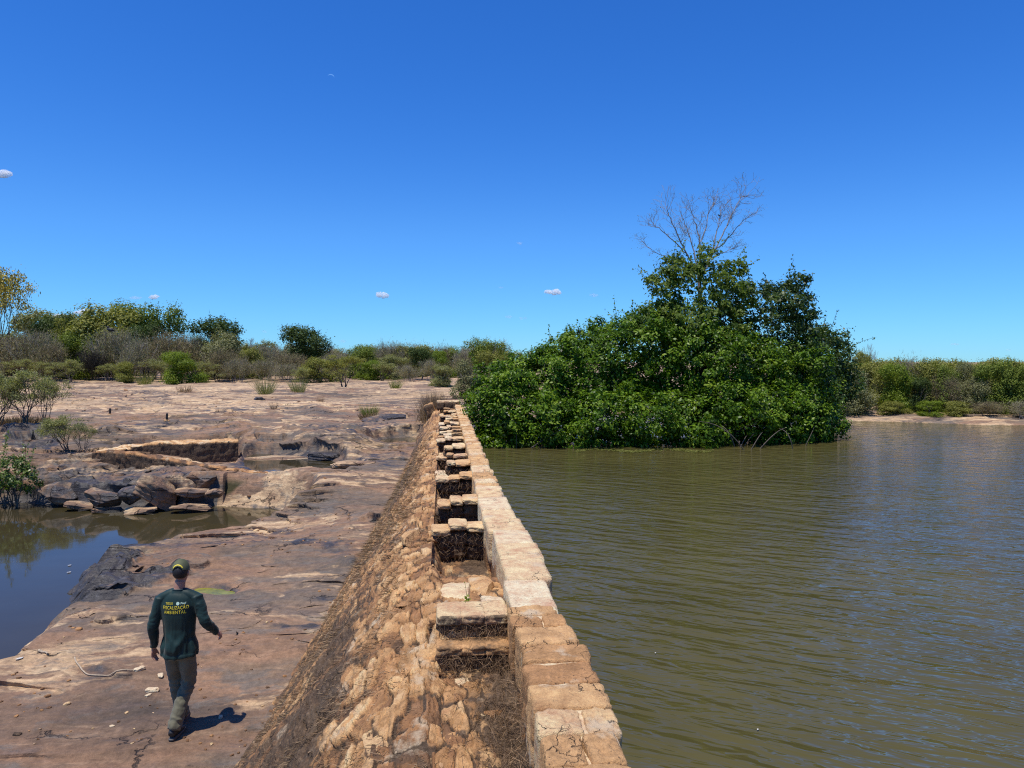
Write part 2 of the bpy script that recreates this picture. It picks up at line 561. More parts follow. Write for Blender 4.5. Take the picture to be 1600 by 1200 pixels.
def terrain(x, y, full=True):
    x = np.asarray(x, dtype=np.float64)
    y = np.asarray(y, dtype=np.float64)
    step = 0.115
    m = macro(x, y)
    T = Tfield(x, y, step)
    fr = T - np.floor(T)
    a = .78
    S = sstep(a, 1.0, fr)
    near = sstep(8.0, 12.5, y + .6 * np.abs(x + 3))
    amp = (.42 + .68 * near) * (.25 + .75 * sstep(-.35, .25, fbm(x / 5, y / 5, seed=41, octs=2))) * (1 - sstep(200, 400, y))
    amp = amp * (1 - np.exp(-((x + 5.0) / 1.5) ** 2 - ((y - 20.2) / 1.7) ** 2))
    z = m + (np.floor(T) + S - T + .35) * step * amp
    dx = np.zeros_like(z); dy = np.zeros_like(z)
    if full:
        e = .03
        gx = (Tfield(x + e, y, step) - T) / e
        gy = (Tfield(x, y + e, step) - T) / e
        gl = np.hypot(gx, gy) + 1e-3
        g = np.interp(fr, [0, .12, a - .22, a, .985, 1.0], [1, 0, 0, -1, 1, 1]) * amp
        A = np.minimum(.09, .5 / gl)
        dx -= gx / gl * g * A
        dy -= gy / gl * g * A
    stain_shade = np.zeros_like(z)
    near2 = (y < 60) & (x < 3)
    for poly, hgt in slab_polys:
        cx = np.array(poly)
        lo = cx.min(0) - 1.2; hi = cx.max(0) + 1.2
        k = np.where((x > lo[0]) & (x < hi[0]) & (y > lo[1]) & (y < hi[1]))
        if len(k[0]) == 0:
            continue
        xs, ys = x[k], y[k]
        wob = .12 * fbm(xs * 1.6, ys * 1.6, seed=5, octs=3)
        sd = poly_sd(xs, ys, poly) + wob
        depth = (hi[1] - lo[1] - 2.4)
        ymid = (ys - lo[1] - 1.2) / max(depth, .1)
        e = .04
        gx = (poly_sd(xs + e, ys, poly) - poly_sd(xs - e, ys, poly)) / (2 * e)
        gy = (poly_sd(xs, ys + e, poly) - poly_sd(xs, ys - e, poly)) / (2 * e)
        fr_ = sstep(.1, .95, -gy)
        wdt = .03 * fr_ + .45 * (1 - fr_)
        fall = 1 - .85 * sstep(.35, 1.05, ymid)
        z[k] += hgt * np.clip((wdt - sd) / (2 * wdt), 0, 1) ** 1.2 * fall * (1 + .25 * fbm(xs * 2, ys * 3, seed=8, octs=3))
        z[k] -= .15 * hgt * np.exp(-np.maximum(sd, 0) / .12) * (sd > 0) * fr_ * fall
        if full:
            g = np.interp(sd, [-.22, -.06, .02, .16], [0, 1, -1, 0]) * fall * fr_
            dx[k] += gx * g * hgt * .30
            dy[k] += gy * g * hgt * .30
            stain_shade[k] = np.maximum(stain_shade[k], .55 * np.exp(-((sd - .02) / .16) ** 2) * fall * fr_)  # shade under each slab's front lip painted into the rock colour
    # ponds
    for poly, lv, dep, kind in ((pool, POOL_Z, .4, 1), (seep, SEEP_Z, .3, 2), (puddle, PUD_Z, .08, 3), (pond, POND_Z, .8, 0)):
        cx = np.array(poly)
        lo = cx.min(0) - 4; hi = cx.max(0) + 4
        k = np.where((x > lo[0]) & (x < hi[0]) & (y > lo[1]) & (y < hi[1]))
        if len(k[0]) == 0:
            continue
        xs, ys = x[k], y[k]
        sd = poly_sd(xs, ys, poly) + .10 * fbm(xs * 1.3, ys * 1.3, seed=31 + kind, octs=4) * (1 if kind != 3 else .4)
        if kind == 0:
            D = np.full(xs.shape, 1.8)
            D = np.where(ys < 13, .6, D)
            D = np.where((ys > 18.8) & (xs < -6.1), .28, D)
            D = np.where((ys > 18.8) & (xs >= -6.1), .75, D)
            D = np.where((xs > -7.6) & (ys > 14.8) & (ys < 18.8), .45, D)
            blk = np.exp(-((xs + 6.6) ** 2 / .8 + (ys - 13.2) ** 2 / 4.5))
            D = D * (1 - blk) + .3 * blk
            stn = np.maximum(blk * 1.0, (ys > 18.6) * (xs < -6.2) * .70 * np.exp(-np.maximum(sd, 0) / .55))  # ledge front blackened; shade of its hollows is painted in too
            stn = np.maximum(stn, .5 * np.exp(-((sd) / .10) ** 2))
            stn = np.where(sd < .9, stn, stn * np.exp(-(sd - .9) / .5))
        elif kind == 3:
            D = np.full(xs.shape, .25); stn = .45 * np.exp(-np.maximum(sd, 0) / .15)
        else:
            D = np.where(ys > cx[:, 1].mean(), .18, .6); stn = .55 * np.exp(-np.maximum(sd, 0) / .45)
        zo = z[k]
        hi_ = np.maximum(zo, lv + .07)
        out_ = lv + .012 + (hi_ - lv - .012) * sstep(0, 1, np.clip(sd / D, 0, 1)) + .02 * np.clip(sd / .3, 0, 1)
        in_ = lv - dep * sstep(0, .6 if kind != 3 else .3, -sd) - .01
        blend = sstep(3.6, 1.8, sd)
        zn = np.where(sd > 0, out_, in_)
        z[k] = zo * (1 - blend) + zn * blend
        stain_shade[k] = np.maximum(stain_shade[k], stn)
        if full:
            s_ = (sd > -.3) & (sd < .5)
            dx[k] *= np.where(s_, .3, 1); dy[k] *= np.where(s_, .3, 1)
            if kind in (0, 1, 2):
                e = .03
                p0 = poly_sd(xs, ys, poly)
                gx = (poly_sd(xs + e, ys, poly) - p0) / e
                gy = (poly_sd(xs, ys + e, poly) - p0) / e
                fm = (ys > 18.6) & (xs < -6.1) if kind == 0 else (ys > cx[:, 1].mean())
                hol = np.clip(.35 + 1.3 * fbm(xs * .75, ys * .4, seed=88, octs=3), -.1, 1)
                sc = .34 if kind == 0 else .22
                g = np.interp(sd, [-.05, .0, .07, .14, .26, .40, 1.1], [0, .4, 1.15, .7, -.45, -.3, 0]) * sc * hol * fm * sstep(.2, .8, gy)
                dx[k] += gx * g
                dy[k] += gy * g
    # floor of the basin between the two curved walls
    cx = np.array(basin)
    k = np.where((x > cx[:, 0].min() - 1) & (x < cx[:, 0].max() + 1) & (y > cx[:, 1].min() - 1) & (y < cx[:, 1].max() + 1))
    if len(k[0]):
        wgt = sstep(.15, -.15, poly_sd(x[k], y[k], basin))
        z[k] = z[k] * (1 - wgt) + (.36 + .05 * fbm(x[k] * 2, y[k] * 2, seed=3)) * wgt
        stain_shade[k] = np.maximum(stain_shade[k], .35 * wgt)
    # rugged blackened patches of rock
    for poly, st, amp_ in rug_polys:
        cx = np.array(poly)
        lo = cx.min(0) - 1; hi = cx.max(0) + 1
        k = np.where((x > lo[0]) & (x < hi[0]) & (y > lo[1]) & (y < hi[1]))
        if len(k[0]) == 0:
            continue
        xs, ys = x[k], y[k]
        wgt = sstep(.12, -.15, poly_sd(xs, ys, poly) + .2 * fbm(xs * 2, ys * 2, seed=15, octs=3))
        rid = 1 - np.abs(fbm(xs * 1.3, ys * 3.2, seed=18, octs=4)) * 2.2
        z[k] += amp_ * wgt * rid
        stain_shade[k] = np.maximum(stain_shade[k], st * wgt)
        if full:
            dy[k] -= amp_ * wgt * vnoise(xs * 2.2, ys * 5.5, seed=19) * .9
    # reservoir bed and its shore
    sd = poly_sd(x, y, reservoir)
    wob = .35 * fbm(x / 2.5, y / 2.5, seed=77, octs=3)
    sdw = np.where(y > 30.6, sd + wob, np.where(x > 13, sd + wob, sd))
    shore = (y > 29.8) | (x > 13)
    zin = RES_Z - .9 * sstep(0, 2.0, -sdw) - .02
    zsh = RES_Z + .02 + np.minimum(.20, .10 * np.maximum(sdw, 0) ** .8)
    zs = np.maximum(np.where(x > 12, np.minimum(z, 1.40), z), zsh)
    kk = sstep(0, 2.5, sdw)
    zs = zsh * (1 - kk) + zs * kk
    z = np.where((sdw < 0), np.where(x > .6, zin, z), np.where(shore & (x > .55), zs, z))
    # surface detail
    d1 = fbm(x * 1.1, y * 1.6, seed=51, octs=4) * .032
    d2 = fbm(x * 5, y * 7, seed=61, octs=3) * .008
    z = z + (d1 + d2) * (1 - .7 * (sd < 0)) * (1 - sstep(60, 200, y))
    tan = .18 + .85 * sstep(26, 40, y) * (.5 + 1.5 * fbm(x / 9, y / 5, seed=91, octs=3)) - .5 * sstep(70, 95, y)
    tan = tan - 1.1 * np.exp(-(((x + 2.2) / 2.6) ** 2 + ((y - 6.3) / 2.6) ** 2)) - .6 * np.exp(-(((x + 2.5) / 2.5) ** 2 + ((y - 14) / 3.5) ** 2))
    tan = tan + .9 * np.exp(-(((x + 4.6) / 1.6) ** 2 + ((y - 9.3) / .8) ** 2)) + 1.5 * np.exp(-(((x + 4.7) / 1.1) ** 2 + ((y - 20.4) / .9) ** 2))
    tan = np.where((sdw > -1) & shore & (x > 1), .55, tan)
    moss = np.where((sdw < 0) & (x > .6), sstep(.0, .5, -sdw), 0.0)
    for lv, cxx in ((POND_Z, pond), (POOL_Z, pool)):
        cx = np.array(cxx)
        k = (x > cx[:, 0].min() - .5) & (x < cx[:, 0].max() + .5) & (y > cx[:, 1].min() - .5) & (y < cx[:, 1].max() + .5) & (z < lv - .02)
        moss = np.where(k, sstep(lv - .02, lv - .2, z), moss)
    z = z + .022 * sstep(8, 13, y) * (1 - np.abs(fbm(x / 1.1, y / .55, seed=101, octs=4)) * 2) * sstep(.05, .5, fbm(x / 3.5, y / 2.5, seed=103, octs=2) + .25) * (1 - sstep(50, 90, y)) * (sd > 0)
    stain_shade = stain_shade + .42 * sstep(-.05, .45, fbm(x / 5.5, y / 2.6, seed=140, octs=4)) * sstep(6.5, 12, y) * (1 - sstep(60, 90, y)) * (sd > 0)
    stain_shade = np.maximum(stain_shade, .42 * np.exp(-(((x + .9) / 1.6) ** 2 + ((y - 24) / 4.5) ** 2)))
    return z, dx, dy, stain_shade, tan, moss


def HZ(x, y):
    return float(terrain(np.array([x]), np.array([y]), full=False)[0][0])


def build_terrain():
    py = np.concatenate([np.linspace(2600, 1240, 110, endpoint=False), np.linspace(1240, 575, 1000, endpoint=False), np.linspace(575, 566.6, 40)])
    d = 3.7 * F / (py - 565.0)
    t = np.concatenate([np.linspace(-1.25, -.76, 70, endpoint=False), np.linspace(-.76, .0, 900, endpoint=False), np.linspace(0, 1.4, 170)])
    X = t[None, :] * (d[:, None] + 1.0)
    Y = np.repeat(d[:, None], len(t), 1)
    z, dx, dy, stain_shade, tan, moss = terrain(X, Y)
    nr, nc = X.shape
    V = np.stack([X + dx, Y + dy, z], -1).reshape(-1, 3)
    idx = np.arange(nr * nc).reshape(nr, nc)
    Fq = np.stack([idx[:-1, :-1], idx[:-1, 1:], idx[1:, 1:], idx[1:, :-1]], -1).reshape(-1, 4)
    # behind the camera, so the ground does not simply stop
    yb = d[0]
    nb = len(V)
    Vb = np.array([[-400, -400, 0], [400, -400, 0], [X[0, -1], yb, 0.0], [X[0, 0], yb, 0.0]])
    o = mesh_np('bedrock_ground', V, Fq, M_ROCK, attrs={'stain_shade': stain_shade, 'tan': tan, 'moss': moss}, smooth=True)
    tag(o, kind='structure')
    b = mesh_np('bedrock_ground', Vb + np.array([0, 0, -.05]), np.array([[0, 1, 2, 3]]), M_ROCK, attrs={'stain_shade': [0] * 4, 'tan': [.3] * 4, 'moss': [0] * 4})
    tag(b, kind='structure')


build_terrain()


def water_sheet(name, poly, z, mat, grow=0.35):
    p = np.array(poly, dtype=float)
    c = p.mean(0)
    d = p - c
    L = np.linalg.norm(d, axis=1, keepdims=True)
    p = c + d * (1 + grow / np.maximum(L, .2))
    n = len(p)
    V = np.concatenate([np.column_stack([p, np.full(n, z)]), [[c[0], c[1], z]]])
    Fc = np.array([[i, (i + 1) % n, n] for i in range(n)])
    o = mesh_np(name, V, Fc, mat)
    return tag(o, kind='structure')


water_sheet('pond_water', pond, POND_Z, M_POND, .3)
water_sheet('pool_water', pool, POOL_Z, M_POND, .03)
water_sheet('seep_water', seep, SEEP_Z, M_POND, .25)
m = NT('green_algae')
M_ALG = m.p(Base_Color=m.ramp(m.noise(m.coord(), 9, 5), [(.3, (.10, .10, .008)), (.5, (.17, .165, .010)), (.7, (.25, .24, .02))]), Roughness=.25, Normal=m.bump(m.noise(m.coord(), 22, 4), .3, .01))
water_sheet('algae_puddle', puddle, PUD_Z, M_ALG, .25)
rw = [(0.6, -40), (0.6, 30.6), (2.0, 34.5), (8, 38), (15, 37), (18.5, 33), (30, 30), (62, 24), (122, 8), (122, -40)]
V = np.array([(a, b, RES_Z) for a, b in rw])
bmw = bmesh.new()
bmw.faces.new([bmw.verts.new(v) for v in V])
me = bpy.data.meshes.new('reservoir_water')
bmw.to_mesh(me)
me.materials.append(M_WATER)
tag(link(bpy.data.objects.new('reservoir_water', me)), kind='structure')


# ================================================================= STONES
def cube_sphere(n):
    vs_, fs = [], []
    g = np.linspace(-1, 1, n + 1)
    g = np.tan(g * math.pi / 4)
    A, B = np.meshgrid(g, g, indexing='ij')
    for ax in range(3):
        for s in (-1, 1):
            P = np.zeros((n + 1, n + 1, 3))
            P[..., ax] = s
            P[..., (ax + 1) % 3] = A
            P[..., (ax + 2) % 3] = B
            off = sum(len(v) for v in vs_)
            vs_.append(P.reshape(-1, 3))
            idx = np.arange((n + 1) ** 2).reshape(n + 1, n + 1) + off
            q = np.stack([idx[:-1, :-1], idx[1:, :-1], idx[1:, 1:], idx[:-1, 1:]], -1).reshape(-1, 4)
            fs.append(q if s > 0 else q[:, ::-1])
    V = np.concatenate(vs_)
    Fq = np.concatenate(fs)
    # weld
    key = np.round(V, 5)
    u, first, inv = np.unique(key, axis=0, return_index=True, return_inverse=True)
    inv = inv.ravel()
    V = V[first]
    Fq = inv[Fq]
    return V / np.linalg.norm(V, axis=1, keepdims=True), Fq


CS = {n: cube_sphere(n) for n in (4, 6, 8, 12, 16, 24)}


class Stones:
    def __init__(s):
        s.v, s.f, s.tone, s.grime, s.n = [], [], [], [], 0

    def add(s, c, half, rot=(0, 0, 0), k=6.0, amp=.08, seed=0, n=8, tone=.5, grime=.1, freq=1.6, front=None, facet=0):
        D, Fq = CS[n]
        q = D / (np.abs(D[:, 0]) ** k + np.abs(D[:, 1]) ** k + np.abs(D[:, 2]) ** k)[:, None] ** (1 / k)
        o = seed * 7.31
        nz = fbm(q[:, 0] * freq + o, q[:, 1] * freq + o * .7, q[:, 2] * freq - o, seed=seed % 97, octs=3)
        nx = fbm(q[:, 0] * freq - o, q[:, 1] * freq + 5, q[:, 2] * freq + o, seed=seed % 97 + 5, octs=2)
        q = q * (1 + amp * nz[:, None]) + D * (amp * .5 * nx[:, None])
        if facet:
            rr = np.random.default_rng(seed + 5)
            for _ in range(facet):
                nrm = rr.normal(size=3); nrm /= np.linalg.norm(nrm)
                q = q - np.maximum(q @ nrm - rr.uniform(.42, .80), 0)[:, None] * nrm
        half = np.array(half, dtype=float)
        p = q * half
        R = np.array((Matrix.Rotation(rot[2], 3, 'Z') @ Matrix.Rotation(rot[1], 3, 'Y') @ Matrix.Rotation(rot[0], 3, 'X')))
        p = p @ R.T + np.array(c)
        s.v.append(p)
        s.f.append(Fq + s.n)
        s.n += len(p)
        s.tone.append(np.full(len(p), tone))
        g = np.full(len(p), grime)
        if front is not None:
            g = np.where(D[:, 1] < -.62, front, g)  # camera-side face darker: dried growth plus recess shade put into the colour
        s.grime.append(g)

    def build(s, name, mat=None, parent=None, smooth=True):
        return mesh_np(name, np.concatenate(s.v), np.concatenate(s.f), mat or M_MAS, parent, {'tone': np.concatenate(s.tone), 'grime': np.concatenate(s.grime)}, smooth)


rng = np.random.default_rng(7)
R_ = random.Random(11)


def worley(x, y, seed=0):
    ix, iy = np.floor(x), np.floor(y)
    f1 = np.full(x.shape, 9.0); f2 = np.full(x.shape, 9.0); idc = np.zeros(x.shape)
    for a in (-1, 0, 1):
        for b in (-1, 0, 1):
            cx, cy = ix + a, iy + b
            z0 = np.zeros_like(cx)
            px = cx + .15 + .7 * _h(cx, cy, z0, seed)
            py = cy + .15 + .7 * _h(cx, cy, z0, seed + 1)
            r = _h(cx, cy, z0, seed + 2)
            d = np.hypot(x - px, y - py)
            closer = d < f1
            f2 = np.where(closer, f1, np.minimum(f2, d))
            idc = np.where(closer, r, idc)
            f1 = np.where(closer, d, f1)
    return f1, f2, idc


# ================================================================= DAM WALL
dam = empty('stone_dam_wall', (0, 0, 0))
tag(dam, 'old orange and tan rubble stone dam wall running from the foreground to the trees', 'dam wall')
YZ = [0, 3.0, 4.90, 4.95, 5.08, 5.14, 6.75, 6.85, 9, 30]
ZT = [1.36, 1.44, 1.60, 1.62, 1.74, 1.88, 1.72, 1.48, 1.52, 1.58]


def ztop(y):
    return np.interp(y, YZ, ZT)


def kslope(y):
    return np.interp(y, [0, 6, 12, 18, 30], [1.0, 1.0, 1.15, 1.3, 1.45])


def shoulder(y):
    # height of the masonry just left of the pits
    return np.interp(y, [0, 3, 4.9, 5.6, 6.8, 8, 30], [1.40, 1.45, 1.66, 1.80, 1.80, 1.74, 1.78])


def wall_z(X, Y):
    s = np.maximum(-X, 0) * kslope(Y)
    zt = ztop(Y)
    sh = shoulder(Y)
    b = sstep(.0, .10, s)
    top = zt * (1 - b) + sh * b
    return top - .22 * np.maximum(s - .08, 0) - .88 * np.maximum(s - .38, 0) ** 1.13


def build_wall_body():
    sc_ = np.linspace(0, 1, 760)
    yy = 1 / (1 / 1.2 * (1 - sc_) + 1 / 30.4 * sc_)
    xs = np.concatenate([np.linspace(.50, 0, 70, endpoint=False), np.linspace(0, -2.25, 360)])
    Y, X = np.meshgrid(yy, xs, indexing='ij')
    X = X / np.where(X < 0, 1, 1)
    Z = wall_z(X, Y)
    # arc coordinate
    dz = np.gradient(Z, axis=1); dxx = np.gradient(X, axis=1)
    arc = np.cumsum(np.hypot(dz, dxx), axis=1)
    steep = sstep(.35, 1.0, -X * kslope(Y))
    wx = arc + .10 * fbm(X * 3, Y * 3, Z * 3, seed=2, octs=3)
    wy = Y + .10 * fbm(X * 3 + 9, Y * 3, Z * 3, seed=4, octs=3)
    f1, f2, idc = worley(wx * 7.5, wy * 4.2, seed=5)
    g1, g2, idg = worley(wx * 17, wy * 10, seed=15)
    e1 = f2 - f1; e2 = g2 - g1
    inpit = (X > 0)
    inp = np.where(Y < 4.92, .45 * sstep(-.25, .35, X), sstep(-.02, .02, X))
    disp = (.008 + .034 * idc) * sstep(0.0, .11, e1) + .014 * sstep(0, .3, e2) + .035 * fbm(X * 2.2, Y * 2.2, seed=6, octs=3) + .016 * fbm(X * 12, Y * 12, Z * 12, seed=9, octs=4, gain=.62)
    disp = disp * (1 - .45 * inp)
    # normals
    nx = -dz; nz = dxx * 0 + np.abs(dxx)
    nx = -np.abs(dz) * sstep(.02, .16, -X); L = np.hypot(nx, nz) + 1e-6
    X2 = X + nx / L * disp; Z2 = Z + nz / L * disp
    Y2 = Y + .03 * fbm(X * 5, Y * 5, Z * 5, seed=19, octs=2)
    tone = np.clip(.13 + .56 * idc + .25 * (idg - .5) - .22 * (1 - sstep(0, .12, e1)) - .10 * steep, 0, 1)
    grime = .14 + .42 * sstep(.45, .95, -X * kslope(Y)) * (.85 + .7 * fbm(X * 1.3, Y * .55, seed=29, octs=3))
    grime = grime + .55 * (1 - sstep(0, .16, e1)) + .16 * fbm(X * 2.5, Y * 2.5, seed=33, octs=3)
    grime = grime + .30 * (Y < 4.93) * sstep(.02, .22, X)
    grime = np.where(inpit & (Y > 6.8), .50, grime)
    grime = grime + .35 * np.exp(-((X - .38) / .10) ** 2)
    nr, nc = X.shape
    idx = np.arange(nr * nc).reshape(nr, nc)
    Fq = np.stack([idx[:-1, :-1], idx[1:, :-1], idx[1:, 1:], idx[:-1, 1:]], -1).reshape(-1, 4)[:, ::-1]
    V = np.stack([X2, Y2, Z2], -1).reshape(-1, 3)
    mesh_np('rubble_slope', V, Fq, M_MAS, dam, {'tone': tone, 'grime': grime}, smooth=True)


build_wall_body()

# stones standing proud of the slope
S = Stones()
for i in range(330):
    u = R_.random()
    y = 1 / ((1 - u) / 2.0 + u / 24.0)
    x = -R_.random() ** 1.5 * 1.7 / float(kslope(y)) - .04
    if x > -.15 and y < 4.9:
        x = -.15 - R_.random() * .4
    z = float(wall_z(np.array(x), np.array(y)))
    st = max(0.0, min(1.0, (-x - .3) / .3))
    a = R_.uniform(.03, .085) * (1 + .5 * (R_.random() < .12)) * (1 - .25 * st)
    ell = R_.uniform(1.0, 2.2)
    S.add((x, y, z - a * .10), (a * 1.15, a * ell * 1.1, a * R_.uniform(.25, .45)), (R_.uniform(-.2, .2), -st * .78 + R_.uniform(-.25, .25), R_.uniform(-.5, .5)), R_.choice([3, 4, 6]), .16, i, 12 if y < 6 else 6 if y < 9 else 4,
          min(1, max(0, R_.gauss(.36 - .16 * st, .22))), R_.uniform(.05, .38) + .2 * st, facet=13)
for i in range(90):
    y = R_.uniform(2.3, 4.8); x = R_.uniform(-.15, .30)
    a = R_.uniform(.03, .075)
    S.add((x, y, float(ztop(y)) + .02 - a * .2), (a, a * R_.uniform(.9, 1.8), a * .45), (R_.uniform(-.2, .2), R_.uniform(-.2, .2), R_.uniform(-.8, .8)), 4, .2, i + 5000, 8, min(1, max(0, R_.gauss(.55, .24))), R_.uniform(.1, .4), facet=7)
# the large smooth orange stones beside the platform
for (px, py, z, hx, hy, hz, tn, rz) in ((628, 968, 1.72, .11, .19, .09, .55, -.35), (612, 1002, 1.62, .10, .16, .09, .52, -.4), (655, 1003, 1.66, .09, .12, .05, .42, -.5),
                                        (575, 1018, 1.5, .10, .12, .09, .3, .2), (655, 1090, 1.50, .12, .10, .06, .65, .1), (610, 1130, 1.40, .16, .13, .07, .85, .3),
                                        (560, 1170, 1.30, .17, .12, .08, .75, .2), (690, 1175, 1.42, .12, .10, .05, .45, .3), (640, 930, 1.76, .12, .16, .07, .6, -.2),
                                        (650, 880, 1.74, .15, .22, .08, .5, -.2), (640, 840, 1.72, .13, .3, .08, .62, -.1), (600, 1065, 1.42, .12, .09, .06, .9, .0)):
    p = at(px, py, z)
    S.add((p.x, p.y, z - hz * .45), (hx, hy, hz), (0, -.25, rz), 3.6, .13, int(px + py), 16, tn, .04, facet=5)
# flat slabs of the sloping platform
for (px, py, z, hx, hy, hz, tn, rz) in ((715, 930, 1.83, .15, .34, .06, .88, .05), (755, 915, 1.82, .10, .3, .05, .66, .1), (700, 958, 1.88, .14, .13, .05, .45, .0), (770, 945, 1.88, .10, .22, .05, .95, .0), (740, 962, 1.90, .12, .10, .04, .38, .1)):
    p = at(px, py, z)
    S.add((p.x, p.y, z - hz * .5), (hx, hy, hz), (-.06, 0, rz), 5, .12, int(px * 3 + py), 16, tn, .02, facet=3)
S.build('rubble_stones', parent=dam)

# cross ribs between the pits
RIBS = [7.96, 9.5, 11.35, 12.8, 14.4, 15.7, 17.0, 18.0, 19.1, 20.2, 21.4, 22.6, 23.8, 25.1, 26.4, 27.8]
for i, yr in enumerate(RIBS):
    S = Stones()
    xl = -.07 + R_.uniform(-.05, .05)
    wd = R_.uniform(.10, .28)
    yr = yr + R_.uniform(-.12, .12)
    tz = R_.uniform(-.05, .0)
    rz_ = R_.uniform(-.07, .07)
    drop = R_.random()
    nst = 3
    xx = xl
    edges = sorted([xl, xl + .17 + R_.uniform(-.04, .04), xl + .34 + R_.uniform(-.04, .04), .50])
    for j in range(3):
        a, b = edges[j], edges[j + 1]
        zt_ = 1.965 + tz + R_.uniform(-.03, .02) - (.05 if j == 0 else 0)
        yr_ = yr + (a - .2) * rz_ + R_.uniform(-.02, .02)
        if j == 0 and drop < .35:
            zt_ -= .13
        # cap stone over a grown-over lower course, recess shade painted on its front
        S.add(((a + b) / 2, yr_ + wd, zt_ - .03), ((b - a) / 2 + .008, wd, .036), (R_.uniform(-.05, .05), R_.uniform(-.10, .10), R_.uniform(-.08, .08)), 5, .12, i * 9 + j, 12 if yr < 13 else 8, R_.uniform(.6, .95), .04, front=.40)
        for q in range(2):
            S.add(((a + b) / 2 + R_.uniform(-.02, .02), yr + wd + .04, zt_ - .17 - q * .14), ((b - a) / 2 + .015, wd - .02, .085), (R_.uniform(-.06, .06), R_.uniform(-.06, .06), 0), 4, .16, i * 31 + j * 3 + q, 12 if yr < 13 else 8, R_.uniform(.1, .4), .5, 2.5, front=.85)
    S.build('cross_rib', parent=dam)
# two-step rib in the foreground
S = Stones()
for (y0, zt_, hgt, gr) in ((5.09, 1.945, .085, .75), (4.93, 1.79, .11, .62)):
    ed = [-.03, .13, .29, .45]
    for j in range(3):
        a, b = ed[j], ed[j + 1]
        S.add(((a + b) / 2, y0 + .16, zt_ - .03), ((b - a) / 2 + .01, .17, .035), (R_.uniform(-.02, .02), R_.uniform(-.03, .03), 0), 8, .06, int(y0 * 77) + j, 12, .8 if y0 > 5 else .5, .03 if y0 > 5 else .4, front=.5)
        S.add(((a + b) / 2, y0 + .18, zt_ - .05 - hgt), ((b - a) / 2 + .02, .165, hgt), (0, 0, 0), 7, .08, int(y0 * 37) + j, 16, .15, .6, 3, front=.95 if y0 > 5 else .72)
S.build('cross_rib', parent=dam)

# coping along the reservoir side
RE = ([0, 3.1, 3.6, 4.5, 5.1, 5.9, 6.9, 8.4, 11, 30], [.79, .79, .83, .85, .79, .87, .86, .80, .79, .82])
LE = ([0, 3.4, 3.8, 4.35, 4.9, 5.9, 6.9, 8.4, 10, 14.7, 30], [.44, .44, .445, .46, .45, .49, .50, .44, .45, .50, .52])
S = Stones()
y = 1.5
i = 0
while y < 29.4:
    plaster = 5.05 < y < 9.2
    L = R_.uniform(.17, .33)
    if plaster:
        L = R_.uniform(.5, .8)
    if y > 9.2:
        L = R_.uniform(.14, .36)
    if y + L > 29.5:
        L = 29.5 - y + .02
    yc = y + L / 2
    xl = float(np.interp(yc, *LE)) + R_.uniform(-.012, .012)
    xr = float(np.interp(yc, *RE)) + R_.uniform(-.022, .022)
    zc = 2.0 + R_.uniform(-.010, .010)
    near = yc < 12
    split = R_.random() < (.30 if yc < 5 else .12) and not plaster
    parts_ = [(xl, xr)]
    if split:
        xm = xl + (xr - xl) * R_.uniform(.4, .62)
        parts_ = [(xl, xm), (xm, xr)]
    tn = R_.uniform(.42, .74) if not plaster else R_.uniform(.80, .92)
    if y > 9.2:
        tn = R_.uniform(.5, .9)
    for (a, b) in parts_:
        hy = L / 2 + (.025 if plaster else -.003 if y < 5.1 else .003)
        S.add(((a + b) / 2, yc, zc - .17), ((b - a) / 2 - (.004 if split else 0), hy, .17 + R_.uniform(-.004, .004)), (R_.uniform(-.02, .02), R_.uniform(-.03, .03), R_.uniform(-.05, .05) * (0.2 if plaster else 1)),
              14 if not plaster else 26, .05 if not plaster else .03, i, 24 if near and yc < 6 else 16 if near else 8, min(1, tn + R_.uniform(-.06, .06)), .02, 2.2)
        i += 1
    y += L + (.004 if not plaster else 0)
S.build('coping_stones', parent=dam)
# mortar bed between and below the coping stones, and the upstream face
S = Stones()
y = 1.4
while y < 29.4:
    L = .9
    xl = float(np.interp(y + L / 2, *LE)); xr = float(np.interp(y + L / 2, *RE))
    S.add(((xl + xr) / 2, y + L / 2, 1.985 - .16), ((xr - xl) / 2 - .018, L / 2 + .04, .16), (0, 0, 0), 10, .03, int(y * 10), 12, .92, .12)
    S.add(((xl + xr) / 2, y + L / 2, 1.2), ((xr - xl) / 2 - .01, L / 2 + .05, .7), (0, 0, 0), 10, .03, int(y * 13), 8, .35, .45)
    y += L
S.build('mortar_core', parent=dam)
# raised end block
S = Stones()
for j in range(3):
    S.add((-.15 + .3 * j + .12, 29.75, 1.95), (.16, .3, .16), (0, 0, 0), 7, .08, 900 + j, 8, .4, .35, front=.95)
    S.add((-.15 + .3 * j + .12, 29.8, 2.11), (.165, .33, .035), (0, 0, 0), 7, .08, 910 + j, 8, .85, .05, front=.3)
S.add((-.45, 29.9, 1.75), (.2, .4, .28), (0, -.4, 0), 6, .1, 940, 8, .5, .3, front=.7)
S.build('end_block', parent=dam)


